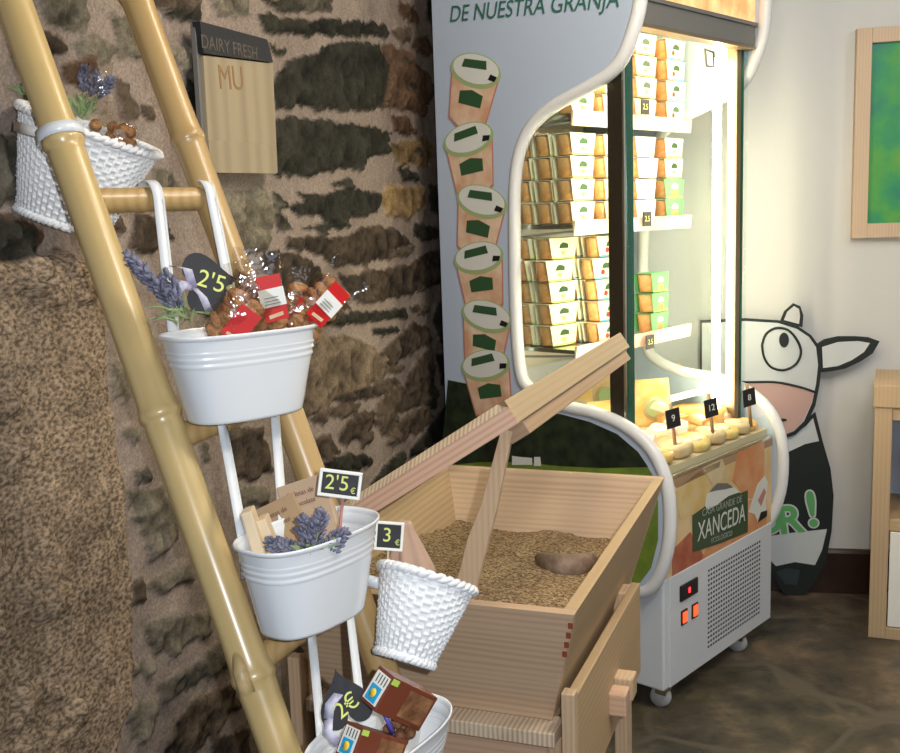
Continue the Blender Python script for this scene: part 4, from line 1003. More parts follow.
def lavender(base, dirs, label, nm='lavender_bunch', leafdir=None, L=.10, bl=.05, br=.011, group=None):
    t = empty(nm, base, 0, label, 'lavender', group)
    rr = random.Random(int(abs(base.x) * 1e4))
    stems = MB()
    for d in dirs:
        d = Vector(d[:3]); Ls = L * (d.length); d = d.normalized(); tip = d * Ls
        stems.tube([(0, 0, 0), tip * .5 + Vector((0, 0, .004)), tip], .0012, 5)
        b = MB()
        for k in range(72):
            f = k / 71; c = tip + d * (f - .35) * bl; rad = br * math.sin(math.pi * min(1, .12 + f * .83)) ** .7
            a = rr.uniform(0, 6.28); s = d.orthogonal().normalized(); v = d.cross(s)
            off = (s * math.cos(a) + v * math.sin(a)) * rad * rr.uniform(.4, 1)
            q = Vector((0, 0, 1)).rotation_difference((d + off.normalized() * .8).normalized()).to_matrix().to_4x4()
            b.ball(c + off, .0032, 1, (.8, .8, 1.9), q)
        b.build('bloom', 'lav', t)
    stems.build('stems', 'leaf', t)
    b = MB()
    for k in range(26):
        a = rr.uniform(0, 6.28); ld = Vector(leafdir or (0, 0, 1)); v = (ld + Vector((math.cos(a) * .9, math.sin(a) * .9, rr.uniform(-.2, .6)))).normalized()
        Ll = rr.uniform(.03, .06); s = v.orthogonal().normalized() * .0022; c = v * Ll * .55 + Vector((0, 0, .004)); e = v * Ll + Vector((0, 0, -.006 * rr.random()))
        o0 = Vector((rr.uniform(-.012, .012), rr.uniform(-.012, .012), rr.uniform(-.01, .015)))
        b.face([o0 - s * .4, c - s + o0, e + o0, c + s + o0]); b.face([o0 + s * .4, c + s + o0 + Vector((.001, .001, .001)), e + o0, c - s + o0 - Vector((0, 0, .001))])
    b.build('leaves', 'leaf', t)
    return t
TR = lambda dx, dy, dz: (_rt * dx + Vector((0, dy, 0)) + Vector((0, 0, dz)))
# ---- first planter's goods
lavender(at(186, 320, 1.53), [TR(-.50, 0, .62), TR(-.36, .1, .42), TR(-.28, -.1, .38), TR(-.62, .1, .72), TR(-.15, 0, .40)], 'lavender sprigs leaning left over the upper planter', L=.098, bl=.055, br=.012, leafdir=(-.6, 0, .1))
def slate_heart(q, w, h, rot, body, label, ribbon=True, sz=.03):
    M = Matrix.Translation(q) @ (cam.matrix_world.to_quaternion() @ Quaternion((0, 0, 1), rot)).to_matrix().to_4x4() @ Matrix.Rotation(R(20), 4, 'X')
    t = empty('slate_price_tag', q, 0, label, 'price tag'); t.matrix_world = M
    pts = []
    for k in range(40):
        a = 2 * math.pi * k / 40; x = 16 * math.sin(a) ** 3 / 17; y = (13 * math.cos(a) - 5 * math.cos(2 * a) - 2 * math.cos(3 * a) - math.cos(4 * a)) / 15
        pts.append((x * w / 2, y * h / 2, 0))
    b = MB(); b.prism(pts, (0, 0, .004)); hb = b.build('slate', 'slate', t, bevel=.001)
    return t, hb
M1, hb = slate_heart(at(207, 283, 1.555), .098, .082, R(100), '', 'black slate heart tag marked 2,5 in yellow, in the upper planter')
text('price', "2'5", .036, Matrix.Translation((.000, -.006, .005)) @ Matrix.Rotation(R(-116), 4, 'Z'), 'chalk', hb)
text('currency_mark', '€', .016, Matrix.Translation((-.014, -.030, .005)) @ Matrix.Rotation(R(-116), 4, 'Z'), 'chalk', hb)
b = MB()
b.ribbon([(-.046, .004, .006), (-.020, .012, .016), (-.004, .022, .007)], (0.5, 1, 0), .014, .001); b.ribbon([(-.004, .022, .007), (.0, .036, .016), (-.012, .052, .006)], (1, 0.3, 0), .014, .001)
b.ribbon([(-.004, .022, .007), (.022, .026, .014), (.030, .044, .006)], (.2, 1, 0), .013, .001)
b.build('ribbon', 'ribbon', hb)

def biscuit_bag(q, w, h, tilt, label, lab=0.5, lab_dx=.0, yaw=0, white=True):
    M = Matrix.Translation(q) @ Matrix.Rotation(yaw, 4, 'Z') @ Matrix.Rotation(R(8), 4, 'X') @ Matrix.Rotation(tilt, 4, 'Y')
    t = empty('biscuit_bag', q, 0, label, 'bag of biscuits', 'cellophane biscuit bags in the upper planter'); t.matrix_world = M
    b = MB(); rr = random.Random(int(q.x * 9999))
    for k in range(9):
        for c in (-1, 1):
            b.ball((c * w * .17 + rr.uniform(-.004, .004), rr.uniform(-.003, .003), .010 + k * h * .078), .0150, 2, (1.15, .75, .62), Matrix.Rotation(rr.uniform(-.5, .5), 4, 'Y'))
    b.build('biscuits', 'biscuit', t)
    b = MB(); out = []
    for k in range(13):
        f = k / 12; ww = w / 2 * (1 - .10 * f + (.10 if f > .9 else 0)); dd = .018 * math.sin(math.pi * min(.97, .2 + f * .8)) + .001
        out.append([(ww * math.cos(a) + .0015 * math.sin(k * 7 + a * 5), dd * math.sin(a) + .0015 * math.sin(k * 5 + a * 4), h * f) for a in np.linspace(0, 2 * math.pi, 19)[:-1]])
    b.rings(out, cap=False); b.build('cellophane', 'film', t)
    b = MB(); lw = w * .44; x0 = lab_dx * w; z0 = h * (lab - .36)
    b.prism([(x0 - lw / 2, -.0175, z0), (x0 + lw / 2, -.0175, z0), (x0 + lw / 2, -.0165, z0 + h * .5), (x0 - lw / 2, -.0165, z0 + h * .5)], (0, .0008, 0)); l = b.build('red_label', 'lab_red', t)
    if white:
        b = MB(); b.prism([(x0 - lw / 2 - .001, -.0187, z0 + h * .16), (x0 + lw / 2 + .001, -.0187, z0 + h * .16), (x0 + lw / 2 + .001, -.0185, z0 + h * .36), (x0 - lw / 2 - .001, -.0185, z0 + h * .36)], (0, .0008, 0)); b.build('white_sticker', 'white_card', l)
        b = MB()
        for k in range(3): b.box((x0 - lw * .35, -.0195, z0 + h * (.19 + .035 * k)), (x0 + lw * .25, -.0188, z0 + h * (.195 + .035 * k)))
        b.build('sticker_print', 'slate', l)
    b = MB(); b.prism([(x0 - lw * .3, -.0187, z0 + h * .03), (x0 + lw * .3, -.0187, z0 + h * .05), (x0 + lw * .3, -.0187, z0 + h * .09), (x0 - lw * .3, -.0187, z0 + h * .07)], (0, .0006, 0)); b.build('label_stripe', 'cheese', l)
    return t
biscuit_bag(at(216, 342, 1.52), .078, .105, R(40), 'biscuit bag lying to the left, mostly biscuits with a low red label', .55, .15, R(8), white=False)
biscuit_bag(at(272, 346, 1.56), .080, .136, R(-10), 'upright biscuit bag with white sticker on red label, mid planter', .66, .20, R(14))
biscuit_bag(at(250, 345, 1.62), .080, .150, R(8), 'tall biscuit bag at the back, its clear top crumpled', .35, -.1, R(20), white=False)
biscuit_bag(at(286, 342, 1.61), .076, .120, R(24), 'biscuit bag with a big plain red label, second from the right', .48, .05, R(24), white=False)
biscuit_bag(at(295, 334, 1.60), .080, .135, R(46), 'rightmost biscuit bag, tilted, white sticker on red label', .60, .0, R(30))

# ---- second planter's goods
def kraft_packet(q, w, h, d, M3, label, lines=('Galletas de', 'Chocolate'), m='kraft', sz=.0105):
    t = empty('kraft_packet', q, 0, label, 'paper packet', 'kraft packets in the middle planter')
    t.matrix_world = Matrix.Translation(q) @ M3
    b = MB(); b.box((-w / 2, 0, 0), (w / 2, d, h)); p = b.build('packet', m, t, bevel=.002)
    b = MB(); b.box((-w / 2 - .0008, .0015, .002), (-w / 2 + .0002, d - .0015, h - .001)); b.build('edge', 'kraft_edge', p)
    for i, s in enumerate(lines):
        text('lettering', s, sz, Matrix.Translation((-.004, -.0012, h - .018 - i * .015)) @ Matrix.Rotation(R(90), 4, 'X'), 'ink_brown', p, sx=.9)
    return t
rot3 = lambda yaw, lean, roll: Matrix.Rotation(yaw, 4, 'Z') @ Matrix.Rotation(roll, 4, 'Y') @ Matrix.Rotation(lean, 4, 'X')
kraft_packet(at(325, 570, 1.46), .074, .136, .020, rot3(R(-2), R(-18), R(-17)), 'pale kraft packet standing tallest, lettered in brown')
kraft_packet(at(303, 575, 1.455), .070, .116, .018, rot3(R(2), R(-20), R(-24)), 'darker kraft packet left of the tallest one', m='kraft2')
kraft_packet(at(268, 584, 1.40), .015, .105, .050, rot3(R(6), R(-6), R(-14)), 'narrow cream packet edge, leftmost in the middle planter', lines=(), m='kraft_edge')
kraft_packet(at(285, 584, 1.42), .015, .097, .050, rot3(R(6), R(-6), R(-18)), 'narrow cream packet edge between lavender and dark packet', lines=(), m='kraft_edge')
lavender(at(313, 562, 1.385), [TR(-.62, 0, .30), TR(-.12, 0, .62), TR(.16, .05, .75), TR(.45, 0, .42), TR(-.38, -.05, .22)], 'lavender bunch in the middle planter in front of the packets', L=.055, bl=.048, br=.0135, leafdir=(.1, -.2, .5))
q = at(340, 484, 1.41)
Msign = Matrix.Translation(q) @ (cam.matrix_world.to_quaternion() @ Quaternion((0, 0, 1), R(-7))).to_matrix().to_4x4()
chalk_tag('chalk_sign', Msign, .050, .029, "2'5€", 'white-framed chalkboard sign reading 2,5 on a stick in the middle planter', 'price sign', frm=.0045, stick=((.006, -.018, -.002), (.008, -.10, -.006), .0022, 'pinkrim'), tsize=.95)

# ---- third planter's goods
def brown_box(lab, far, xa, xb, label, w=.052, h=.085, d=.032):
    lab, far, xa, xb = [at(*p) for p in (lab, far, xa, xb)]
    z = (lab - far).normalized(); x = xb - xa; x = (x - z * x.dot(z)).normalized(); y = z.cross(x)
    M3 = Matrix((x, y, z)).transposed().to_4x4(); q = lab - z * h
    t = empty('chocolate_box', q, 0, label, 'box of chocolates', 'brown boxes in the lowest planter'); t.matrix_world = Matrix.Translation(q) @ M3
    b = MB(); b.box((-w / 2, -d / 2, 0), (w / 2, d / 2, h)); bx = b.build('carton', 'choc_box', t, bevel=.0012)
    b = MB(); b.box((-w * .36, -d / 2 - .0008, h * .06), (w * .38, -d / 2 - .0002, h * .58)); b.build('window', 'choc_in', bx)
    b = MB(); b.box((-w * .40, -d * .40, h + .0002), (w * .40, d * .40, h + .0012)); l = b.build('top_label', 'white_card', bx)
    b = MB(); b.box((-w * .37, -d * .30, h + .0012), (w * .06, d * .30, h + .0017)); b.build('blue_square', 'blue', l)
    b = MB(); b.lathe([(.001, 0), (.006, 0), (.006, .0008), (.001, .0008)], (-w * .15, 0, h + .0018), 18); b.build('yellow_spot', 'yellow', l)
    b = MB(); b.box((w * .30, -d * .5 - .0010, h * .86), (w * .46, -d * .5 - .0002, h * 1.0)); b.build('green_tab', 'lime', bx)
    b = MB()
    for i in range(4): b.box((w * .12, -d * .32 + i * d * .17, h + .0012), (w * .36, -d * .28 + i * d * .17, h + .0016))
    b.build('label_print', 'slate', l)
    return t
camR = cam.matrix_world.to_quaternion().to_matrix().to_4x4()
def camlocal(rx, ry, rz): return camR @ Matrix.Rotation(R(rz), 4, 'Z') @ Matrix.Rotation(R(ry), 4, 'Y') @ Matrix.Rotation(R(rx), 4, 'X')
brown_box((377, 688, 1.285), (428, 712, 1.335), (357, 702, 1.29), (384, 668, 1.31), 'brown box with white and blue end label, right of the lowest planter', w=.050, h=.086, d=.038)
brown_box((349, 741, 1.255), (405, 757, 1.31), (343, 757, 1.27), (348, 724, 1.28), 'brown box with tilted end label, at the very bottom of the frame', w=.044, h=.082, d=.036)
M3t, hb = slate_heart(at(345, 702, 1.315), .076, .080, R(-160), '', 'dark blue slate heart tag with 2 in yellow, in the lowest planter')
text('price', '2€', .030, Matrix.Translation((-.002, .006, .005)) @ Matrix.Rotation(R(200), 4, 'Z'), 'chalk', hb)
b = MB(); b.ribbon([(.004, -.012, .006), (.018, -.002, .013), (.026, .014, .007)], (1, -.6, 0), .013, .001); b.ribbon([(.026, .014, .007), (.030, .03, .014), (.022, .05, .006)], (1, 0, 0), .013, .001); b.build('ribbon', 'ribbon', hb)
# clear bag of truffles between the boxes
q = at(398, 716, 1.315); t = empty('truffle_bag', q, 0, 'clear bag of dark truffles between the brown boxes', 'bag of sweets')
b = MB(); rr_ = random.Random(5)
for k in range(14): b.ball((rr_.uniform(-.02, .02), rr_.uniform(-.014, .014), -.03 + rr_.uniform(0, .045)), .009, 2)
b.build('truffles', 'choc_in', t)
b = MB(); b.lathe([(.004, -.045), (.026, -.04), (.031, -.015), (.026, .012), (.014, .028), (.006, .034), (.016, .048)], n=14, sy=.8); b.build('cellophane', 'film', t)
b = MB(); b.ribbon([(-.018, -.026, .020), (-.010, -.03, .004), (-.006, -.026, -.012)], (1, 0, 0), .006, .001); b.build('tie', mat('violet_tie', (.10, .08, .45), .4), t)

# ================================================================== WICKER BASKETS
def basket(c, axis, xdir, L, Wd, H, label, taper=.62, rows=24, stakes=52, band=None):
    Mx = frame(c, Vector(xdir) - Vector(axis).normalized() * Vector(xdir).dot(Vector(axis).normalized()), (0, 0, 1))
    ax = Vector(axis).normalized(); x = (Vector(xdir) - ax * Vector(xdir).dot(ax)).normalized(); y = ax.cross(x)
    Mx = Matrix((x, y, ax)).transposed().to_4x4(); Mx.translation = Vector(c)
    t = empty('wicker_basket', c, 0, label, 'wicker basket', 'white wicker baskets strapped to the ladder'); t.matrix_world = Mx
    n = stakes * 4; nr = rows * 4; rr = random.Random(3)
    ph = [rr.uniform(-.25, .25) for _ in range(rows + 2)]; jz = [rr.uniform(.75, 1.2) for _ in range(rows + 2)]
    b = MB(); out = []
    for k in range(nr + 1):
        f = k / nr; row = int(f * rows); fr = f * rows - row
        ring = []
        for j in range(n):
            a = 2 * math.pi * j / n; e = sup(a, 2.3)
            sc = taper + (1 - taper) * f
            wv = math.cos(stakes / 2 * a + math.pi * row + ph[row]) * math.sin(math.pi * fr) * .0021 * jz[row] + abs(math.sin(math.pi * fr)) * .0014
            wv += .0010 * mnoise.noise(Vector((a * 12, f * 40, 1)))
            px, py = e[0] * L / 2 * sc, e[1] * Wd / 2 * sc; nn = Vector((px, py, 0)).normalized()
            ring.append((px + nn.x * wv, py + nn.y * wv, H * f - H * .5 + .0015 * mnoise.noise(Vector((a * 3, row * 1.7, 2)))))
        out.append(ring)
    inn = [[(p[0] * .95, p[1] * .93, p[2]) for p in out[k]] for k in range(nr, -1, -4)]
    b.rings(out + inn); w_ = b.build('woven_body', 'wicker', t)
    for f, rad, nm in ((1.0, .0052, 'braided_rim'), (0.0, .0048, 'braided_foot')):
        b = MB(); sc = taper + (1 - taper) * f
        for s in (0, math.pi):
            path = []
            for j in range(stakes * 3):
                a = 2 * math.pi * j / (stakes * 3); e = sup(a, 2.3); w2 = stakes * .5 * a + s
                r_ = 1 + .0035 * math.cos(w2) / (Wd / 2); path.append((e[0] * L / 2 * sc * r_, e[1] * Wd / 2 * sc * r_, H * (f - .5) + .0035 * math.sin(w2)))
            b.tube(path, rad, 6, closed=True)
        b.build(nm, 'wicker', t)
    b = MB()
    for j in range(0, stakes, 1):
        a = 2 * math.pi * (j + .5) / stakes; e0 = sup(a, 2.3)
        p0 = Vector((e0[0] * L / 2 * taper, e0[1] * Wd / 2 * taper, -H / 2)); p1 = Vector((e0[0] * L / 2, e0[1] * Wd / 2, H / 2)); b.tube([p0, p1], .0019, 5)
    b.build('stakes', 'wicker', t)
    return t
pb = tpar(LL0, LL1, 0, 135)[1]
bk1 = basket(at(76, 176, 1.845), TR(.38, -.05, .88), TR(.88, .34, -.47), .235, .145, .165, 'white wicker basket behind the near rail, high on the ladder', .64)
# strap ring around the rail
def strap_ring(p, ax, r, w, parent, nm='strap_ring', ext=None):
    q = Vector((0, 0, 1)).rotation_difference(ax); b = MB(); out = []
    inv = parent.matrix_world.inverted() if parent else Matrix()
    for rr, z in ((r, -w / 2), (r + .0025, -w / 2), (r + .0025, w / 2), (r, w / 2)):
        out.append([inv @ (p + q @ Vector((rr * math.cos(2 * math.pi * j / 32), rr * math.sin(2 * math.pi * j / 32), z))) for j in range(32)])
    out.append(out[0]); b.rings(out, cap=False); return b.build(nm, 'strap', parent)
bpy.context.view_layer.update()
strap_ring(pb, (lax + Vector((.0, 0, -.25))).normalized(), .0335, .018, bk1)
inv = bk1.matrix_world.inverted(); b = MB(); b.ribbon([inv @ at(14, 126, 1.72), inv @ at(30, 130, 1.69), inv @ at(46, 134, 1.685)], inv.to_3x3() @ Vector((.15, 0, 1)), .016, .002); b.build('strap_tail', 'white_card', bk1)
p2 = tpar(RL0, RL1, 0, 582)[1]
bk2 = basket(at(416, 618, 1.55), TR(.30, .42, .86), TR(.92, .10, -.34), .150, .125, .125, 'white wicker basket tilted in front of the grain bin, strapped to the far rail', .60, rows=20, stakes=36)
bpy.context.view_layer.update()
strap_ring(p2, rax, .031, .014, bk2)
inv = bk2.matrix_world.inverted(); b = MB(); b.ribbon([inv @ at(356, 577, 1.60), inv @ at(366, 580, 1.565), inv @ at(378, 583, 1.55)], inv.to_3x3() @ Vector((.1, 0, 1)), .018, .003); b.build('strap_tail', 'strap', bk2)
# contents of the high basket
lavender(at(82, 118, 1.84), [TR(.30, 0, .70), TR(.12, 0, .80), TR(.55, 0, .62)], 'lavender sprigs with long green leaves in the high basket', L=.075, bl=.04, br=.010, leafdir=(.1, 0, .8))
lavender(at(30, 100, 1.86), [TR(-.25, 0, .35), TR(.1, 0, .5)], 'dark green sprig poking out left of the near rail', L=.05, bl=.01, br=.004, leafdir=(-.5, 0, .4))
q = at(114, 128, 1.85); t = empty('biscuit_bag', q, 0, 'shiny clear bag of reddish biscuits in the high basket', 'bag of biscuits')
b = MB(); rr_ = random.Random(8)
for k in range(16): b.ball((rr_.uniform(-.035, .03), rr_.uniform(-.02, .02), -.035 + rr_.uniform(0, .04)), .011, 2)
b.build('biscuits', 'biscuit', t)
b = MB(); b.lathe([(.004, -.05), (.035, -.045), (.044, -.015), (.036, .012), (.016, .028), (.006, .034), (.014, .044)], n=16, sy=.7); b.build('cellophane', 'film', t)
q = at(97, 84, 1.84); t = empty('cellophane_sleeve', q, 0, 'clear cellophane sleeve around the lavender in the high basket', 'wrapping')
b = MB(); b.lathe([(.010, -.05), (.020, -.02), (.026, .01), (.030, .035)], n=14, sy=.6); bm_ = b.bm
for v in bm_.verts: v.co += Vector((mnoise.noise(v.co * 60), mnoise.noise(v.co * 70 + Vector((3, 3, 3))), 0)) * .004
b.build('sleeve', 'film', t)
# contents of the low basket
q = at(412, 562, 1.575); t = empty('kraft_bag', q, 0, 'gathered kraft paper bag standing in the low basket', 'paper bag')
b = MB(); out = []
for k in range(14):
    f = k / 13; r_ = .040 * (1 - f) ** .75 * min(1, .35 + f * 2.4) + .0035 + (.006 * max(0, f - .85) / .15); out.append([((r_ * (1 + .16 * math.cos(7 * a + f)) * math.cos(a)) - .010 * f, r_ * .6 * (1 + .16 * math.cos(7 * a)) * math.sin(a), -.045 + .112 * f) for a in np.linspace(0, 2 * math.pi, 57)[:-1]])
b.rings(out); b.build('paper', mat('kraft_bag_paper', (.47, .31, .22), .7, bump=.2, bscale=50), t)
q = at(389, 536, 1.56)
chalk_tag('chalk_sign', Matrix.Translation(q) @ camlocal(0, 0, -4), .036, .036, "3€", 'white-framed chalkboard sign reading 3 beside the kraft bag', 'price sign', frm=.0042, stick=((.0, -.02, -.004), (.003, -.085, -.008), .002, 'kraft_edge'), tsize=.8)

# ================================================================== WALL BOARD, COW CUT-OUT, PICTURE, SHELF UNIT
def wl(px, py, off=.03): return onpl(px, py, WP + WN * off, WN)
c = wl(232, 98); t = empty('wooden_wall_sign', wl(236, 172), 0, 'pale plank sign with a dark lettered top, hung on the stone wall', 'sign')
MT['old_plank'] = wood('old_plank', (0.33, 0.275, 0.18), (0.24, 0.19, 0.12), 'Z', 14, 3.0, .7)
def wboard(pxs, nm, m, off0, thick, par): 
    b = MB(); b.prism([wl(x, y, off0) - par.location for x, y in pxs], WN * thick); return b.build(nm, m, par, bevel=.001)
bd = wboard([(197,56),(267,64),(272,173),(204,172)], 'plank_panel', 'old_plank', .030, .016, t)
db = wboard([(192,22),(260,40),(266,63),(196,54)], 'dark_header', 'slate', .032, .020, t)
wboard([(205,140),(271,145),(273,174),(206,173)], 'lower_batten', 'old_plank', .044, .010, t)
wboard([(190,24),(195,24),(205,172),(200,172)], 'side_edge', 'grey_metal', .026, .012, t)
def wtext(body, x0, y0, x1, y1, off, size, m, par, root):
    a = wl(x0, y0, off); d = wl(x1, y1, off); o = text('lettering', body, size, frame((a + d) / 2 - root.location, d - a, (0, 0, 1)), m, None); o.parent = par; return o
MT['faint'] = mat('faint_letter', (.10, .085, .07), .8)
wtext('DAIRY FRESH', 203, 42, 256, 54, .0525, .040, 'faint', db, t)
MT['stencil'] = mat('faded_stencil', (0.26, 0.15, 0.07), .8)
wtext('M', 218, 78, 232, 79, .0465, .075, 'stencil', bd, t); wtext('U', 231, 79, 245, 80, .0465, .075, 'stencil', bd, t)
for pxs in ([(216,112),(240,114),(241,121),(217,119)], [(222,122),(226,122),(224,134),(219,134)], [(234,122),(239,123),(238,136),(234,134)], [(252,128),(258,129),(258,142),(254,141)], [(218,92),(238,92),(239,100),(220,104)], [(218,104),(222,103),(222,122),(219,122)], [(228,103),(232,103),(232,118),(229,118)]):
    wboard(pxs, 'stencil_mark', 'stencil', .0462, .0006, bd)

# cow cut-out
cowpt = bw(0, .06, 0)
def cp(px, py, off=.06): return onpl(px, py, bw(0, off, 0), BN)
cow = empty('cow_cutout', cp(797, 596), 0, 'black and white painted cow cut-out standing against the white wall', 'cut-out')
def cpoly(pxs, nm, m, off, th=.0015, par=None, sm=0):
    par_ = par or cow
    if sm: pxs = smooth(pxs + [pxs[0]], sm)[:-1]
    b = MB(); b.prism([cp(x, y, off) - cow.location for x, y in pxs], BN * th); o = b.build(nm, m, par_); return o
MT['ink'] = mat('cow_ink', (0.010, 0.016, 0.014), .5)
MT['cow_white'] = mat('cow_white', (0.60, 0.64, 0.66), .5)
MT['cow_pink'] = mat('cow_pink', (0.58, 0.38, 0.34), .5)
MT['gb'] = mat('green_letter', (0.12, 0.42, 0.14), .5)
head = [(700,320),(745,318),(778,320),(798,326),(811,335),(819,346),(821,365),(819,385),(815,405),(806,424),(795,434),(784,438),(760,438),(700,436)]
headi = [(702,323),(745,321),(778,323),(797,329),(809,337),(816,347),(818,365),(816,384),(812,403),(804,421),(794,431),(784,435),(760,435),(702,433)]
body = [(720,440),(787,435),(815,412),(822,440),(830,468),(833,495),(831,530),(825,562),(815,580),(806,591),(795,597),(783,592),(775,578),(766,556),(720,545)]
bo = cpoly(body, 'body', 'ink', .045, .015)
ho = cpoly(head, 'head', 'ink', .062, .012)
cpoly([(780,321),(784,311),(793,303),(800,306),(803,315),(802,327)], 'horn', 'ink', .050, .012)
cpoly([(784,320),(787,312),(794,306),(799,309),(800,316),(799,324)], 'horn_fill', 'plaster', .0635, .001)
cpoly([(816,344),(824,339),(838,336),(855,336),(868,337),(879,341),(872,353),(860,361),(845,368),(830,371),(816,372)], 'ear', 'ink', .050, .012)
cpoly([(822,347),(838,342),(858,341),(870,343),(864,352),(852,360),(838,366),(823,368)], 'ear_fill', 'cow_white', .0635, .001)
cpoly(headi, 'face', 'cow_white', .075, .001, ho)
cpoly([(702,381),(745,382),(775,382),(800,386),(815,391),(811,404),(803,421),(794,431),(784,435),(760,435),(702,433)], 'muzzle', 'cow_pink', .0762, .001, ho)
def cstroke(pxs, w, nm, off, par, m='ink', closed=False):
    pts = smooth(pxs, 4) if not closed else smooth(pxs + pxs[:1], 4)[:-1]
    b = MB(); b.tube([cp(x, y, off) - cow.location for x, y in pts], w, 6, closed=closed); return b.build(nm, m, par)
cstroke([(702,381),(745,382),(775,382),(800,387),(815,392)], .0045, 'muzzle_line', .078, ho)
cstroke([(762,345),(766,334),(776,328),(788,330),(797,340),(801,352),(796,364),(784,370),(771,367),(764,357)], .0048, 'eye_outline', .078, ho, closed=True)
b = MB(); b.prism([cp(784 + 5 * math.cos(a), 340 + 7.5 * math.sin(a), .078) - cow.location for a in np.linspace(0, 6.28, 19)[:-1]], BN * .002); b.build('pupil', 'ink', ho)
b = MB(); b.prism([cp(783 + 4 * math.cos(a), 420 + 1.6 * math.sin(a), .079) - cow.location for a in np.linspace(0, 6.28, 15)[:-1]], BN * .002); b.build('nostril', 'ink', ho)
cpoly([(770,442),(787,438),(806,426),(813,418),(819,441),(805,444),(788,452),(775,458)], 'white_collar', 'cow_white', .0605, .001, bo)
cpoly([(722,535),(769,536),(790,533),(827,529),(822,550),(815,565),(795,562),(776,566),(766,556),(722,545)], 'white_band', 'cow_white', .0605, .001, bo)
cpoly([(776,572),(786,568),(800,570),(797,585),(785,584)], 'hoof_patch', mat('cow_grey', (.03, .045, .05), .5), .0605, .001, bo)  # dark grey patch painted on the hoof
def cowtext(body, px, py, size, rot, m, off, nm='lettering'):
    f = frame(cp(px, py, off) - cow.location, BT, (0, 0, 1)) @ Matrix.Rotation(rot, 4, 'Z')
    return text(nm, body, size, f, m, bo, off_=(.010 if m == 'cow_white' else .004))
for s, px, py, sz, m, off in (('O', 768, 523, .125, 'cow_white', .0612), ('O', 768, 523, .125, 'gb', .0625), ('R', 790, 521, .15, 'cow_white', .0612), ('R', 790, 521, .15, 'gb', .0625), ('!', 812, 511, .19, 'cow_white', .0612), ('!', 812, 511, .19, 'gb', .0625)):
    cowtext(s, px, py, sz, R(8), m, off)

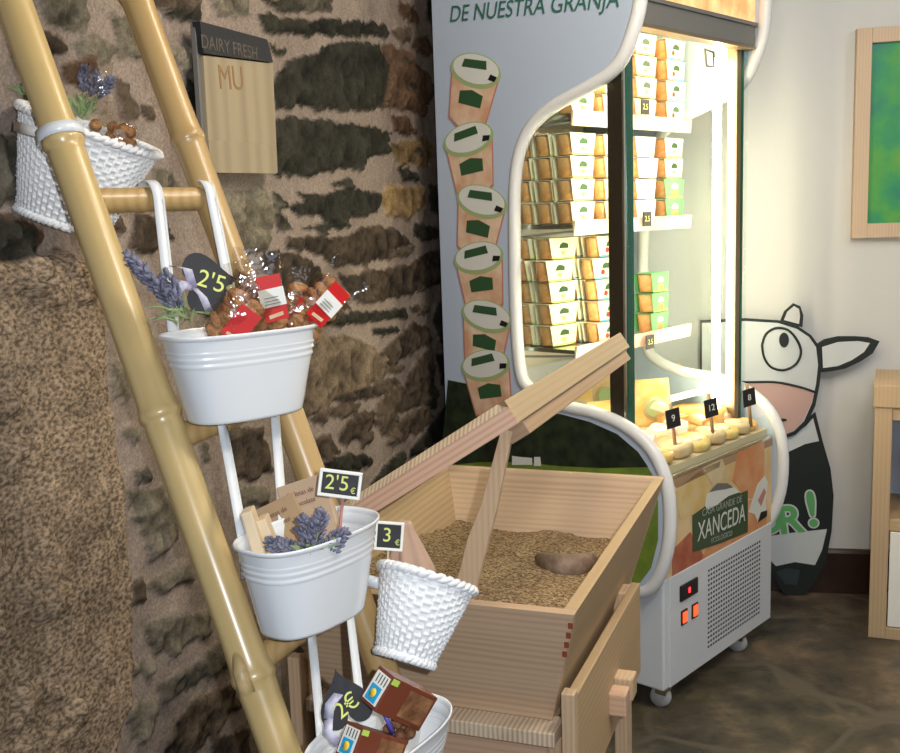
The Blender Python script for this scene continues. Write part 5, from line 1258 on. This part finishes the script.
# picture
def bp(px, py, off=.0): return onpl(px, py, bw(0, off, 0), BN)
a = bp(857, 28.5, .03); d = bp(850.5, 238.5, .03); PWD = .50
pic = empty('framed_picture', (bw((a - BP).dot(BT), 0, d.z)), 0, 'green abstract painting in a pale wooden frame on the white wall', 'picture')
pic.rotation_euler = (0, 0, -BYAW); hgt = a.z - d.z; fr_ = .052
MT['frame_wood'] = wood('frame_wood', (0.62, 0.47, 0.33), (0.52, 0.38, 0.26), 'Z', 30, 2)
for lo, hi in (((0, -.035, 0), (fr_, 0, hgt)), ((PWD - fr_, -.035, 0), (PWD, 0, hgt)), ((fr_, -.035, 0), (PWD - fr_, 0, fr_)), ((fr_, -.035, hgt - fr_), (PWD - fr_, 0, hgt))):
    b = MB(); b.box(lo, hi); b.build('frame_side', 'frame_wood', pic, bevel=.002)
def paint():
    M = mat('green_painting', (.1, .4, .15), .5); nt = M.node_tree; b = nt.nodes['Principled BSDF']
    tc = nt.nodes.new('ShaderNodeTexCoord'); n = nt.nodes.new('ShaderNodeTexNoise'); n.inputs['Scale'].default_value = 6; n.inputs['Detail'].default_value = 9
    mp = nt.nodes.new('ShaderNodeMapping'); mp.inputs['Location'].default_value = (2, 0, 3.3); nt.links.new(tc.outputs['Object'], mp.inputs['Vector']); nt.links.new(mp.outputs['Vector'], n.inputs['Vector'])
    r = nt.nodes.new('ShaderNodeValToRGB'); e = r.color_ramp.elements; e[0].position = .27; e[0].color = (.03, .16, .24, 1); e[1].position = .80; e[1].color = (.24, .34, .05, 1)
    for p, c in ((.42, (.02, .24, .13, 1)), (.52, (.035, .30, .10, 1)), (.62, (.08, .35, .06, 1))): x = e.new(p); x.color = c
    nt.links.new(n.outputs['Fac'], r.inputs['Fac']); nt.links.new(r.outputs['Color'], b.inputs['Base Color']); return M
b = MB(); b.box((fr_, -.018, fr_), (PWD - fr_, -.008, hgt - fr_)); b.build('canvas', paint(), pic)

# shelf unit
u0 = onz(868, 637, 0.0); utop = onpl(879, 385, u0, BN); UH = utop.z
un = empty('shelf_unit', u0, -.40, 'light wood shelf unit with a white lower door at the right edge', 'shelf unit')
MT['birch'] = wood('birch', (0.52, 0.38, 0.23), (0.44, 0.31, 0.18), 'Z', 24, 2)
def ub(lo, hi, nm, m, bev=.002): b = MB(); b.box(lo, hi); return b.build(nm, m, un, bevel=bev)
UWD, UD = .62, .36; st = .056
zy = lambda py: onpl(880, py, u0, BN).z
ub((0, 0, 0), (st, UD, zy(407)), 'side_panel', 'birch'); ub((UWD - st, 0, 0), (UWD, UD, zy(407)), 'side_panel', 'birch')
ub((-.004, -.006, zy(407)), (UWD + .004, UD, UH), 'top', 'birch')
ub((st, 0, 0), (UWD - st, UD, zy(626)), 'plinth', 'birch'); ub((st, 0.004, zy(420)), (UWD - st, UD, zy(407)), 'top_rail', 'birch')
ub((st, 0.004, zy(530)), (UWD - st, UD, zy(518)), 'shelf_board', 'pine_y'); ub((st, UD - .02, zy(518)), (UWD - st, UD - .005, zy(420)), 'back_panel', 'panel')
ub((st + .004, 0.002, zy(625)), (UWD - st - .004, .02, zy(531)), 'door', 'white_card')
q = u0 + Vector((math.cos(-.4), math.sin(-.4), 0)) * .15 + Vector((-math.sin(-.4), math.cos(-.4), 0)) * .12; vz = zy(518)
v = empty('dark_vase', Vector((q.x, q.y, vz + .001)), 0, 'dark patterned goblet on the shelf unit at the right edge', 'goblet')
b = MB(); b.lathe([(.001, 0), (.035, 0), (.032, .006), (.007, .012), (.006, .075), (.02, .09), (.055, .13), (.066, .18), (.060, .235), (.056, .235), (.060, .18), (.02, .10)], n=28); b.build('bowl', mat('patterned_glass', (.03, .03, .03), .25, col2=(.35, .35, .34), vscale=40), v)
